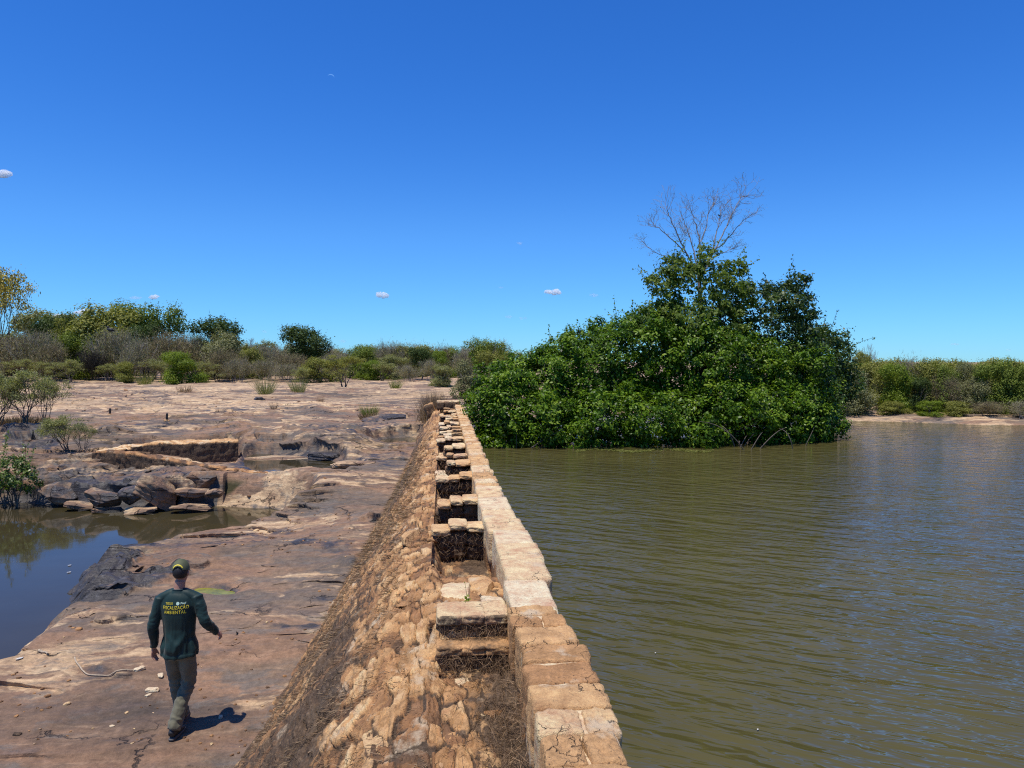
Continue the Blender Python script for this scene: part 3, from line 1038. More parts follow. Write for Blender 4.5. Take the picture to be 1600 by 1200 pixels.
# ---- fibrous dead growth that clings to the masonry
def blades(base, direc, length, width, rngl, curl=.25):
    """thin tapering bent blades: base (N,3), direc (N,3)"""
    n = len(base)
    direc = direc / np.linalg.norm(direc, axis=1, keepdims=True)
    side = np.cross(direc, rngl.normal(size=(n, 3)))
    side /= np.linalg.norm(side, axis=1, keepdims=True) + 1e-9
    bend = np.cross(direc, side)
    length = np.broadcast_to(np.asarray(length).reshape(-1, 1), (n, 1))
    width = np.broadcast_to(np.asarray(width).reshape(-1, 1), (n, 1))
    cl = curl * rngl.uniform(.2, 1, (n, 1))
    p0 = base
    p1 = base + direc * length * .5 + bend * length * cl * .3
    p2 = base + direc * length + bend * length * cl
    V = np.stack([p0 - side * width * .5, p0 + side * width * .5, p1 - side * width * .4, p1 + side * width * .4, p2], 1).reshape(-1, 3)
    i5 = np.arange(n)[:, None] * 5
    q = i5 + np.array([[0, 1, 3, 2]])
    t = i5 + np.array([[2, 3, 4]])
    var = np.repeat(rngl.random(n), 5)
    return V, q, t, var


M_DRY = mat_leaf('dry_grass', [(.10, .06, .036), (.21, .130, .075), (.33, .215, .125), (.44, .31, .18)], .8, .15, .1)
n = 52000
u = rng.random(n)
Yb = 1 / ((1 - u) / 2.1 + u / 22.0)
Xb = -np.where(rng.random(n) < .12, .03 + .5 * rng.random(n), .42 + 1.25 * rng.random(n) ** .8) / kslope(Yb)
keep = fbm(Xb * 1.2, Yb * .9, seed=71, octs=3) > -.45
Yb, Xb = Yb[keep], Xb[keep]
Zb_ = wall_z(Xb, Yb) + .02
base = np.stack([Xb, Yb, Zb_], -1)
dr = np.stack([-.75 + .3 * rng.normal(size=len(Xb)), .35 * rng.normal(size=len(Xb)) - .25, -.55 + .35 * rng.random(len(Xb))], -1)
dr[:, 2] += .35
V, q, t, var = blades(base, dr, rng.uniform(.03, .12, len(Xb)) * np.clip(Yb / 8, .7, 1.5), rng.uniform(.0026, .0062, len(Xb)) * np.clip(Yb / 7, .7, 2.2), rng, .5)
o1 = mesh_np('dry_grass', V, [q, t], M_DRY, attrs={'var': var})
tag(o1, 'thin dry brown grass matted over the sloping side of the stone dam', 'dry grass', kind='stuff')
# root mat in the low corner, in the pits and on the rib faces
n = 6500
Yb = rng.uniform(2.2, 4.95, n)
Xb = np.where(rng.random(n) < .7, rng.normal(.33, .10, n), rng.uniform(.0, .45, n))
Xb = np.clip(Xb, 0, .47)
Zb_ = ztop(Yb) + .02 + np.maximum(0, (Xb - .38)) * 3.2 * rng.random(n)
base = np.stack([Xb, Yb, Zb_], -1)
dr = rng.normal(size=(n, 3)); dr[:, 2] = np.abs(dr[:, 2]) * .45
V1, q1, t1, var1 = blades(base, dr, rng.uniform(.03, .13, n), rng.uniform(.0015, .0035, n), rng, .8)
Vs, qs, ts, vs_ = [V1], [q1], [t1], [var1 * .75]
off = len(V1)
for (yr, zt_, hh, xl, cnt) in [(5.08, 1.90, .13, -.02, 500), (4.92, 1.75, .17, -.02, 900)] + [(r, 1.86, .3, -.08, 260) for r in RIBS[:9]]:
    n = cnt
    base = np.stack([rng.uniform(xl, .48, n), np.full(n, yr) - .01 + rng.uniform(-.02, .03, n), zt_ - rng.random(n) * hh], -1)
    dr = np.stack([rng.normal(0, .5, n), -.35 * rng.random(n), -.7 + .8 * rng.normal(size=n) * .6], -1)
    V2, q2, t2, v2 = blades(base, dr, rng.uniform(.03, .12, n), rng.uniform(.0015, .004, n) * max(1, yr / 7), rng, .8)
    Vs.append(V2); qs.append(q2 + off); ts.append(t2 + off); vs_.append(v2 * .6); off += len(V2)
o2 = mesh_np('root_mat', np.concatenate(Vs), [np.concatenate(qs), np.concatenate(ts)], M_DRY, attrs={'var': np.concatenate(vs_)})
tag(o2, 'tangled dead roots in the low corner and pits on top of the dam', 'dead roots', kind='stuff')


# ================================================================= WEIRS, ROCKS
def strip_wall(name, path, thick, z0, zt, label, tone=.4, gr=.45, seed=0, cat='stone wall', th_end=None):
    path = [Vector((p[0], p[1], 0)) for p in path]
    pts = []
    for i in range(len(path) - 1):
        n = max(2, int((path[i + 1] - path[i]).length / .035))
        for j in range(n):
            pts.append(path[i].lerp(path[i + 1], j / n))
    pts.append(path[-1])
    P = np.array([p[:2] for p in pts])
    for _ in range(14):
        P[1:-1] = (P[:-2] + P[2:] + 2 * P[1:-1]) / 4
    T = np.gradient(P, axis=0); T /= np.linalg.norm(T, axis=1, keepdims=True)
    N = np.stack([-T[:, 1], T[:, 0]], -1)
    nn = len(P)
    u = np.linspace(0, 1, nn)
    ztv = np.interp(u, np.linspace(0, 1, len(zt)), zt)
    sec = []
    h = 14
    for k in range(h + 1):
        sec.append((-.5, k / h))
    for k in range(1, 8):
        sec.append((-.5 + k / 7, 1.0))
    for k in range(1, h + 1):
        sec.append((.5, 1 - k / h))
    sec = np.array(sec)
    th = np.interp(u, [0, 1], [thick, th_end or thick])
    off = sec[None, :, 0] * th[:, None]
    zz = z0 + (ztv[:, None] - z0) * sec[None, :, 1]
    X = P[:, None, 0] + N[:, None, 0] * off
    Y = P[:, None, 1] + N[:, None, 1] * off
    cr = (u[:, None] * nn * .035) + 0 * zz
    f1, f2, idc = worley((cr + off * 1.0 + .05 * fbm(X * 4, Y * 4, zz * 4, seed=seed)) * 5.0, zz * 9.0 + seed, seed=seed + 3)
    e = sstep(0, .25, f2 - f1)
    side = np.sign(sec[None, :, 0]) * (np.abs(sec[None, :, 0]) > .49)
    topm = (sec[None, :, 1] > .98)
    dd = (.03 * e * (idc + .4) + .025 * fbm(X * 9, Y * 9, zz * 9, seed=seed + 9, octs=3))
    X2 = X + N[:, None, 0] * side * dd + .02 * fbm(X * 3, Y * 3, zz * 3, seed=seed + 1)
    Y2 = Y + N[:, None, 1] * side * dd
    Z2 = zz + topm * (.02 * e + .05 * fbm(X * 2.2, Y * 2.2, seed=seed + 2, octs=4))
    tonea = np.clip(tone + .5 * (idc - .5) + topm * (.5 if tone > .15 else .22), 0, 1)
    gra = np.where(topm, .22, gr + .2 * (1 - e))
    idx = np.arange(nn * len(sec)).reshape(nn, len(sec))
    Fq = np.stack([idx[:-1, :-1], idx[:-1, 1:], idx[1:, 1:], idx[1:, :-1]], -1).reshape(-1, 4)
    V = np.stack([X2, Y2, Z2], -1).reshape(-1, 3)
    caps = [idx[0, ::-1], idx[-1, :]]
    fl = [Fq]
    for c_ in caps:
        fl.append(np.stack([c_[:-2], c_[1:-1], np.full(len(c_) - 2, c_[-1])], -1))
    o = mesh_np(name, V, fl, M_MAS, attrs={'tone': tonea, 'grime': gra}, smooth=True)
    return tag(o, label, cat)


wl = [at(372, 692, .93), at(320, 694, .93), at(260, 694, .93), at(205, 697, .88), at(158, 706, .78)]
strip_wall('weir_wall', [p[:2] for p in wl], .9, .05, [1.02, 1.02, 1.0, .93, .76], 'low curved masonry wall with dark front face and tan sandy top, behind the pools', .22, .88, 3)
wl = [at(150, 712, .72), at(190, 715, .70), at(250, 721, .64), at(320, 731, .56), at(350, 733, .55)]
strip_wall('weir_wall', [p[:2] for p in wl], .26, .0, [.88, .86, .76, .67, .60], 'brown grown-over front wall of the basin, left end squared off', .02, .60, 13)
wl = [at(345, 733, .55), at(400, 737, .54), at(450, 739, .53), at(500, 742, .52), at(548, 746, .47)]
strip_wall('weir_wall', [p[:2] for p in wl], .30, .0, [.56, .55, .54, .52, .46], 'thin low sill wall holding back the small olive pool', .1, .55, 23)


def boulder(px, py, z, half, rot, label, seed, k=4.5, amp=.16, tan=.2, stain_shade=.2, name='boulder', sink=.3, cat='rock', group=None):
    D, Fq = CS[24]
    q = D / (np.abs(D[:, 0]) ** k + np.abs(D[:, 1]) ** k + np.abs(D[:, 2]) ** k)[:, None] ** (1 / k)
    rr = np.random.default_rng(seed)
    # chisel with a few random planes for angular breaks
    for _ in range(10):
        nrm = rr.normal(size=3); nrm /= np.linalg.norm(nrm)
        dlim = rr.uniform(.62, .95)
        dd = q @ nrm
        q = q - np.maximum(dd - dlim, 0)[:, None] * nrm
    nz = fbm(q[:, 0] * 1.4 + seed, q[:, 1] * 1.4, q[:, 2] * 1.8, seed=seed, octs=4)
    q = q * (1 + amp * .6 * nz[:, None])
    lay = vnoise(q[:, 2] * 7 + .8 * q[:, 0], q[:, 1] * .5, seed=seed + 2)
    q[:, :2] *= (1 + .05 * lay)[:, None]
    p = q * np.array(half)
    R = np.array(Matrix.Rotation(rot[2], 3, 'Z') @ Matrix.Rotation(rot[1], 3, 'Y') @ Matrix.Rotation(rot[0], 3, 'X'))
    p = p @ R.T
    c = at(px, py, z)
    o = mesh_np(name, p, Fq, M_ROCK, attrs={'stain_shade': np.full(len(p), stain_shade), 'tan': np.full(len(p), tan), 'moss': np.zeros(len(p))}, smooth=True)
    o.location = (c.x, c.y, z)
    return tag(o, label, cat, group)


boulder(245, 768, 0.20, (.55, .42, .42), (.1, .45, .3), 'grey leaning block in the middle of the ledge above the pond', 3, stain_shade=.35)
boulder(207, 775, 0.12, (.32, .30, .26), (.1, -.2, .2), 'dark rock beside the leaning block, over a black hollow', 8, stain_shade=.65)
boulder(165, 778, 0.06, (.5, .35, .2), (.2, .2, -.2), 'wedge of dark rock at the foot of the ledge, left of the black hollow', 12, stain_shade=.5)
boulder(125, 790, -0.18, (.38, .22, .10), (.05, .12, .2), 'flat grey slab half in the pond below the wedge of dark rock', 14, stain_shade=.3)
boulder(155, 796, -0.22, (.22, .15, .06), (.0, -.1, .1), 'small pale slab touching the pond water', 16, stain_shade=.1)
boulder(222, 797, -0.21, (.45, .22, .09), (.05, -.06, -.1), 'tan slab at the water line under the leaning block', 18, tan=.9, stain_shade=.15)
boulder(298, 793, -0.18, (.5, .25, .10), (.0, .1, .1), 'low tan slab in the water right of the leaning block', 21, tan=.7, stain_shade=.25)
boulder(300, 768, 0.16, (.42, .28, .13), (.05, .08, .1), 'flat slab jutting right over the pond from the ledge', 24, stain_shade=.4)
boulder(335, 771, 0.16, (.30, .24, .12), (.0, -.08, .2), 'rounded end slab sticking out furthest right over the pond', 27, stain_shade=.35)
boulder(315, 750, 0.39, (.42, .4, .32), (.1, -.1, .3), 'squared block with a dark split beside it, under the front wall', 29, stain_shade=.4)
boulder(285, 752, 0.36, (.4, .3, .2), (.0, .1, -.2), 'pink brown block behind the flat jutting slab', 33, stain_shade=.1)
boulder(90, 768, 0.09, (.55, .4, .3), (.1, .1, .1), 'dark rounded rock next to the leafy bush by the pond', 35, stain_shade=.55)
boulder(52, 708, 0.52, (.34, .26, .14), (.0, .1, .1), 'brown loose rock furthest back of the four on the tan shelf', 41, tan=.3)
boulder(97, 708, 0.52, (.22, .2, .10), (.0, -.1, .4), 'small brown loose rock at the foot of the grey green shrub', 43)
boulder(70, 719, 0.44, (.36, .24, .13), (.05, .1, .3), 'wide loose rock with a sunlit top on the tan shelf', 45, tan=.6)
boulder(70, 727, 0.38, (.24, .2, .10), (.0, .15, .1), 'nearest of the four loose rocks on the tan shelf', 47, tan=.5)
boulder(560, 728, 0.50, (.75, .5, .16), (.0, .05, .3), 'whitish grey flat rock at the right end of the small pool', 49, tan=.8, stain_shade=.12)
boulder(508, 715, 0.48, (.6, .5, .18), (.0, .0, .1), 'dark overhanging rock at the right rim of the small pool', 51, stain_shade=.75)
boulder(600, 655, 1.10, (1.0, .6, .22), (.0, .0, .1), 'dark slab with a shadowed front behind the grass tuft', 53, stain_shade=.6)
boulder(487, 640, 1.28, (.35, .3, .2), (.0, .0, .1), 'small black rock standing alone on the far rock plain', 55, stain_shade=.7)
boulder(405, 625, 1.35, (.35, .3, .2), (.0, .0, .5), 'small black rock on the plain below the sprig of bushes', 57, stain_shade=.8)
boulder(580, 748, 0.33, (.5, .25, .10), (.0, .1, .3), 'dark red flat rock lying between the sill wall and the dam', 59, stain_shade=.2)
boulder(445, 716, 0.42, (1.4, .5, .06), (.0, .02, .05), 'smooth light grey shelf sloping into the small pool', 61, tan=.7, stain_shade=.25, k=3)

# grit and small chips caught in the hollows of the rock
S = Stones()
rr = random.Random(99)
made = 0
while made < 520:
    dd = 3.7 * F / rr.uniform(75, 640)
    xx = rr.uniform(-.72, -.12) * dd
    if xx > -1.75 + .02 * dd:
        continue
    if dd < 11 and rr.random() < .72:
        continue
    if float(fbm(np.array(xx * .8), np.array(dd * .9), seed=120, octs=3)) < .05:
        continue
    if float(poly_sd(np.array([xx]), np.array([dd]), pond)[0]) < .05 or float(poly_sd(np.array([xx]), np.array([dd]), pool)[0]) < .05:
        continue
    r = rr.uniform(.004, .013) * (1 + dd / 14) * (1 + 1.2 * (rr.random() < .06))
    S.add((xx, dd, HZ(xx, dd) + r * .15), (r, r * rr.uniform(.6, 1.3), r * .5), (rr.uniform(-.3, .3), rr.uniform(-.3, .3), rr.uniform(0, 3)), 4, .2, made, 4, rr.choice([.1, .15, .3, .4, .75]), rr.uniform(.1, .45))
    made += 1
tag(S.build('loose_grit'), 'small stone chips and grit scattered over the rock shelf', 'grit', kind='stuff')


# ================================================================= VEGETATION
def leaves(cen, nrm, size, aspect, rg, var=None, fold=.0):
    """diamond leaves. cen (N,3) nrm (N,3) size (N,)"""
    n = len(cen)
    nrm = nrm / (np.linalg.norm(nrm, axis=1, keepdims=True) + 1e-9)
    t = np.cross(nrm, rg.normal(size=(n, 3)))
    t /= np.linalg.norm(t, axis=1, keepdims=True) + 1e-9
    b = np.cross(nrm, t)
    s = np.asarray(size).reshape(-1, 1) * np.ones((n, 1))
    V = np.stack([cen - t * s * .5, cen - t * s * .05 + b * s * aspect * .5 + nrm * s * fold, cen + t * s * .5, cen - t * s * .05 - b * s * aspect * .5 + nrm * s * fold], 1).reshape(-1, 3)
    Fq = np.arange(n * 4).reshape(n, 4)
    if var is None:
        var = rg.random(n)
    return V, Fq, np.repeat(var, 4)


class Geo:
    def __init__(s):
        s.v, s.q, s.t, s.a, s.n = [], [], [], [], 0

    def add(s, V, q=None, t=None, a=None):
        s.v.append(V)
        if q is not None and len(q):
            s.q.append(np.asarray(q) + s.n)
        if t is not None and len(t):
            s.t.append(np.asarray(t) + s.n)
        s.a.append(np.full(len(V), .5) if a is None else a)
        s.n += len(V)

    def build(s, name, mat, parent=None, smooth=False):
        fl = []
        if s.q:
            fl.append(np.concatenate(s.q))
        if s.t:
            fl.append(np.concatenate(s.t))
        return mesh_np(name, np.concatenate(s.v), fl, mat, parent, {'var': np.concatenate(s.a)}, smooth)

    def tube(s, pts, rad, k=5):
        pts = np.array(pts, dtype=float)
        T = np.gradient(pts, axis=0)
        T /= np.linalg.norm(T, axis=1, keepdims=True) + 1e-9
        up = np.array([.31, .17, .93])
        if abs(T[0] @ up) > .93:
            up = np.array([1.0, .1, 0])
        U = np.cross(T, up); U /= np.linalg.norm(U, axis=1, keepdims=True) + 1e-9
        W = np.cross(T, U)
        a = np.linspace(0, 2 * math.pi, k, endpoint=False)
        rad = np.array(rad).reshape(-1, 1, 1)
        P = pts[:, None, :] + rad * (U[:, None, :] * np.cos(a)[None, :, None] + W[:, None, :] * np.sin(a)[None, :, None])
        n = len(pts)
        idx = np.arange(n * k).reshape(n, k)
        q = np.stack([idx[:-1], np.roll(idx[:-1], -1, 1), np.roll(idx[1:], -1, 1), idx[1:]], -1).reshape(-1, 4)
        s.add(P.reshape(-1, 3), q)


def grow(g, p, d, L, r, depth, rn, spread=.6, up=.15, kids=(2, 3), tips=None, k=5, wander=.18, rmin=.004, shrink=(.6, .8)):
    p = np.array(p, float); d = np.array(d, float); d /= np.linalg.norm(d)
    n = 5
    pts = [p.copy()]
    dd = d.copy()
    for i in range(n):
        dd = dd + np.array([rn.gauss(0, wander), rn.gauss(0, wander), rn.gauss(0, wander) + up * .2])
        dd /= np.linalg.norm(dd)
        p = p + dd * L / n
        pts.append(p.copy())
    g.tube(pts, np.linspace(r, max(rmin, r * .55), n + 1), k)
    if depth == 0:
        if tips is not None:
            tips.append((pts[-1], dd.copy()))
        return
    for j in range(rn.randint(*kids)):
        base = pts[-1] if j < 2 else pts[rn.randint(2, n - 1)]
        nd = dd + np.array([rn.gauss(0, spread), rn.gauss(0, spread), rn.gauss(0, spread * .6) + up])
        grow(g, base, nd, L * rn.uniform(*shrink), max(rmin, r * .58), depth - 1, rn, spread, up, kids, tips, max(3, k - 1), wander, rmin, shrink)


def lobe_clumps(lobes, dens, rg, jitter=.25, back=.25):
    """clump centres over the outer surface of a union of ellipsoids"""
    out_c, out_n = [], []
    for i, (c, r) in enumerate(lobes):
        c = np.array(c); r = np.array(r)
        area = 4 * math.pi * ((r[0] * r[1]) ** 1.6 / 3 + (r[0] * r[2]) ** 1.6 / 3 + (r[1] * r[2]) ** 1.6 / 3) ** (1 / 1.6)
        n = int(area * dens)
        u = rg.normal(size=(n, 3)); u /= np.linalg.norm(u, axis=1, keepdims=True)
        lump = 1 + jitter * fbm(u[:, 0] * 2.1 + i * 5, u[:, 1] * 2.1, u[:, 2] * 2.1 + i, seed=i, octs=2)
        rad = (1 - .35 * rg.random(n) ** 2.2) * lump
        p = c + u * r * rad[:, None]
        keep = np.ones(n, bool)
        for j, (c2, r2) in enumerate(lobes):
            if j != i:
                keep &= (((p - np.array(c2)) / np.array(r2)) ** 2).sum(1) > .55
        nn = u / r; nn /= np.linalg.norm(nn, axis=1, keepdims=True)
        keep &= (nn[:, 1] < .35) | (rg.random(n) < back)
        out_c.append(p[keep]); out_n.append(nn[keep])
    return np.concatenate(out_c), np.concatenate(out_n)


def foliage(name, lobes, mat, parent, dens, per, crad, size, aspect=.5, seed=1, zmin=None, upb=.6, shoots=0, jitter=.25, vbias=0.0, fold=.0, back=.25):
    rg = np.random.default_rng(seed)
    cc, cn = lobe_clumps(lobes, dens, rg, jitter, back)
    g = Geo()
    m_ = rg.poisson(per, len(cc))
    idx = np.repeat(np.arange(len(cc)), m_)
    off = rg.normal(size=(len(idx), 3)); off /= np.linalg.norm(off, axis=1, keepdims=True)
    cr = crad * rg.uniform(.5, 1.35, len(cc))
    off = off * (rg.random((len(idx), 1)) ** .45) * cr[idx][:, None]
    off[:, 2] *= .75
    P = cc[idx] + off
    nn = off / (crad) * .8 + cn[idx] * .6 + np.array([0, 0, upb]) + .55 * rg.normal(size=(len(idx), 3))
    cv = rg.normal(.5, .22, len(cc)) + vbias
    var = np.clip(cv[idx] + .18 * rg.normal(size=len(idx)), 0, 1)
    if zmin is not None:
        k = P[:, 2] > zmin
        P, nn, var = P[k], nn[k], var[k]
    V, q, a = leaves(P, nn, size * rg.uniform(.6, 1.25, len(P)), aspect, rg, var, fold)
    g.add(V, q, None, a)
    if shoots:
        # long shoots that break the outline
        top = np.where(cn[:, 2] > .1)[0]
        for i in rg.choice(top, min(shoots, len(top)), replace=False):
            d = cn[i] * .7 + np.array([0, 0, .6]) + .35 * rg.normal(size=3); d /= np.linalg.norm(d)
            L = rg.uniform(.35, .95)
            k = int(L / (size * .33))
            tt = np.linspace(0, 1, k)[:, None]
            bend = np.cross(d, rg.normal(size=3)) * .2
            pp = cc[i] + d * L * tt + bend * tt ** 2 * L
            pp2 = pp + rg.normal(size=pp.shape) * size * .35
            V, q, a = leaves(pp2, rg.normal(size=pp.shape) + [0, 0, .5], np.full(k, size * .85), aspect, rg, np.clip(rg.normal(.7, .15, k), 0, 1))
            g.add(V, q, None, a)
            g.tube(pp[::3] if k > 6 else pp[:2], np.full(len(pp[::3] if k > 6 else pp[:2]), .006), 3)
    return g.build(name, mat, parent)


M_ISL = mat_leaf('glossy_leaf', [(.014, .030, .003), (.042, .088, .004), (.080, .155, .006), (.14, .23, .012), (.23, .31, .03)], .40, .30, .22)
M_ISL2 = mat_leaf('pale_vine_leaf', [(.035, .060, .008), (.085, .135, .016), (.15, .205, .03), (.23, .275, .06)], .5, .38, .2)
M_RTREE = mat_leaf('dark_vine_leaf', [(.016, .034, .006), (.032, .062, .009), (.058, .098, .014), (.11, .15, .025)], .45, .28, .3)


def lob(lst):
    o = []
    for px, py, d, rx, ry, rz in lst:
        p = atd(px, py, d)
        o.append(((p.x, p.y, p.z), (rx, ry, rz)))
    return o


base_p = at(1020, 690, 1.15)
isl = empty('riverside_shrub', (base_p.x, base_p.y, RES_Z))
tag(isl, 'huge glossy dark green shrub spreading over the water beside the dam', 'shrub')


def local(lobes, root):
    return [((c[0] - root.location.x, c[1] - root.location.y, c[2] - root.location.z), r) for c, r in lobes]


L1 = lob([(790, 638, 24.0, 1.05, 1.5, 1.2), (832, 612, 24.8, 1.2, 1.8, 1.2), (880, 600, 25, 1.5, 2.0, 1.35), (940, 576, 25.2, 1.6, 2.1, 1.55), (1005, 560, 25.6, 1.6, 2.2, 1.7), (1075, 575, 25.3, 1.8, 2.3, 1.7), (1150, 585, 25.3, 1.7, 2.2, 1.6), (1218, 600, 25.3, 1.45, 2.0, 1.5),
          (790, 655, 23.6, .95, 1.3, .85), (850, 655, 23.4, 1.2, 1.4, .95), (925, 655, 23.3, 1.3, 1.4, 1.0), (1000, 660, 23.2, 1.3, 1.4, .95), (1075, 655, 23.2, 1.3, 1.4, 1.0), (1130, 628, 23.2, 1.0, 1.2, .8), (1195, 645, 23.4, 1.0, 1.3, .95), (1250, 652, 24, .95, 1.4, 1.0), (1282, 662, 24.6, .6, 1.0, .75)] + [(790 + 46 * q_, 690 + (q_ > 7), 23.0 + .3 * (q_ % 2), .75, .9, .5) for q_ in range(8)] + [(1165, 697, 23.6, .5, .8, .5), (1210, 693, 23.4, .7, .9, .5), (1255, 692, 23.8, .7, .9, .5)])
foliage('foliage', local(L1, isl), M_ISL, isl, 17, 50, .28, .115, .55, 5, zmin=.01, upb=.5, shoots=110, jitter=.42, fold=.06, back=.5)
# low roots, stems and drooping twigs in the shade under the leaves
rn = random.Random(5)
for i in range(26):
    g = Geo()
    px = rn.uniform(1110, 1200) if i % 3 else rn.uniform(780, 1290)
    p = at(px, rn.uniform(694, 702) - (0 if px < 1150 else -3), RES_Z)
    p = Vector((p.x, p.y + rn.uniform(.2, 1.4), RES_Z - .05)) - isl.location
    dirx = rn.uniform(-.9, .9)
    L = rn.uniform(.6, 1.6)
    pts = [p + Vector((dirx * L * t, -.5 * L * t * (1 - t) + .3 * t, L * (t * 1.1 - .55 * t * t))) for t in np.linspace(0, 1, 7)]
    g.tube(pts, np.linspace(.020, .006, 7) * rn.uniform(.5, 1.2), 4)
    g.build('stem', M_BARK, isl, True)
for i in range(45):
    g = Geo()
    px = rn.uniform(780, 1300)
    p = atd(px, rn.uniform(650, 680), rn.uniform(23.0, 24.5)) - isl.location
    L = rn.uniform(.4, 1.0)
    pts = [p + Vector((rn.uniform(-.1, .1) + .25 * t * rn.choice((-1, 1)), -.1 * t, -L * t)) for t in np.linspace(0, 1, 6)]
    g.tube(pts, np.linspace(.012, .004, 6), 3)
    g.build('stem', M_BARK, isl, True)
for k_, (px, py, ex, ey) in enumerate([(830, 700, 900, 668), (835, 696, 905, 690), (1050, 690, 1085, 668), (1130, 690, 1165, 672)]):
    g = Geo()
    a = at(px, py, RES_Z) - isl.location; b = atd(ex, ey, 22.6) - isl.location
    pts = [a.lerp(b, t) + Vector((0, 0, .12 * math.sin(t * 3))) for t in np.linspace(0, 1, 8)]
    g.tube(pts, np.linspace(.022, .009, 8), 5)
    g.build('stem', M_BARK, isl, True)

bp = atd(1090, 640, 25.5)
vt = empty('vine_covered_tree', (bp.x, bp.y, RES_Z))
tag(vt, 'tallest leafy tree, pale green vines climbing up to the bare crown', 'tree')
L2 = lob([(1082, 460, 25.3, .95, 1.0, 1.0), (1105, 430, 25.4, .74, .8, .70), (1040, 450, 25.0, .62, .7, .6), (1058, 425, 25.1, .5, .6, .45), (1145, 420, 25.4, .38, .4, .28), (1130, 468, 25.4, .85, 1.0, .9), (1085, 510, 25.4, 1.6, 1.7, 1.3), (1045, 415, 25.2, .38, .4, .36), (1018, 500, 25.2, .85, 1.0, .6), (1098, 395, 25.5, .26, .3, .34), (1015, 440, 25.2, .32, .3, .14)])
foliage('crown', local(L2, vt), M_ISL2, vt, 13, 26, .26, .125, .6, 9, upb=.4, shoots=45, jitter=.4, fold=.06)
g = Geo()
rn = random.Random(15)
for i in range(4):
    grow(g, (rn.uniform(-.3, .3), rn.uniform(-.2, .2), 0), (rn.uniform(-.2, .2), 0, 1), 1.9, .10, 3, rn, .45, .5, (2, 3), None, 7, .10, .012)
g.build('trunk', M_BARK, vt, True)

bp = atd(1215, 640, 26.5)
rt = empty('vine_covered_tree', (bp.x, bp.y, RES_Z))
tag(rt, 'broad dark vine covered tree right of the tallest one, reaching branch at its right top', 'tree')
L3 = lob([(1185, 478, 26.3, 1.0, 1.2, .85), (1222, 478, 26.2, .85, 1.1, .8), (1200, 530, 26.2, 1.6, 1.8, 1.35), (1240, 535, 26.5, .9, 1.2, 1.2), (1250, 438, 26.2, .34, .4, .2), (1234, 450, 26.2, .36, .4, .26), (1258, 468, 26.3, .30, .4, .18), (1160, 490, 26.0, .9, 1.1, 1.15), (1262, 492, 26.3, .28, .4, .25)])
foliage('crown', local(L3, rt), M_RTREE, rt, 13, 26, .26, .12, .6, 13, upb=.4, shoots=40, jitter=.4, fold=.06)
g = Geo()
for i in range(3):
    grow(g, (rn.uniform(-.3, .3), 0, 0), (rn.uniform(-.2, .2), 0, 1), 1.6, .09, 3, rn, .45, .5, (2, 3), None, 7, .10, .012)
g.build('trunk', M_BARK, rt, True)

bp = atd(1296, 640, 28)
st_ = empty('leafy_tree', (bp.x, bp.y, RES_Z + .2))
tag(st_, 'small rounded tree at the right end of the green mass, behind the drooping shrub', 'tree')
L4 = lob([(1296, 560, 28, .85, 1.1, 1.05), (1272, 560, 27.6, .8, 1.0, 1.2), (1305, 600, 28, .75, 1.0, .9), (1270, 600, 27, 1.0, 1.2, 1.2)])
foliage('crown', local(L4, st_), M_RTREE, st_, 15, 30, .27, .12, .6, 17, upb=.4, shoots=25, jitter=.35, vbias=.12)
g = Geo()
grow(g, (0, 0, -.3), (0, 0, 1), 1.3, .07, 3, rn, .4, .5, (2, 3), None, 6, .10, .01)
g.build('trunk', M_BARK, st_, True)

# bare tree rising out of the vines
bp = atd(1098, 660, 26)
bt = empty('bare_tree', (bp.x, bp.y, RES_Z))
tag(bt, 'leafless grey tree fanning out above the vine covered tree', 'bare tree')
g = Geo()
rn = random.Random(21)
tips = []
o0 = Vector((bp.x, bp.y, RES_Z))
j0 = atd(1092, 430, 26) - o0
g.tube([(0, 0, -.2), tuple(j0 * .5 + Vector((.1, 0, 0))), tuple(j0)], [.13, .10, .07], 8)


def limb(path, r0, r1, sub, nsub):
    r0, r1 = r0 * .8, r1 * .75
    nsub = int(nsub * 1.35)
    P = [atd(a, b, 26 + dz) - o0 for a, b, dz in path]
    # smooth
    pts = []
    for i in range(len(P) - 1):
        for t in np.linspace(0, 1, 5, endpoint=False):
            pts.append(P[i].lerp(P[i + 1], t))
    pts.append(P[-1])
    A = np.array([tuple(p) for p in pts])
    for _ in range(3):
        A[1:-1] = (A[:-2] + A[2:] + 2 * A[1:-1]) / 4
    A[1:-1] += np.array([[rn.gauss(0, .015) for _ in range(3)] for _ in range(len(A) - 2)])
    g.tube(A, np.linspace(r0, r1, len(A)), 5)
    for j in range(nsub):
        i = int(len(A) * rn.uniform(.35, 1)) - 1
        i = max(1, min(len(A) - 2, i))
        d = A[i + 1] - A[i]; d /= np.linalg.norm(d)
        d = d + np.array([rn.gauss(0, .55), rn.gauss(0, .55), rn.gauss(.12, .35)])
        grow(g, A[i], d, sub * rn.uniform(.5, .95), .009, 2, rn, .5, .12, (2, 3), tips, 3, .16, .0038)


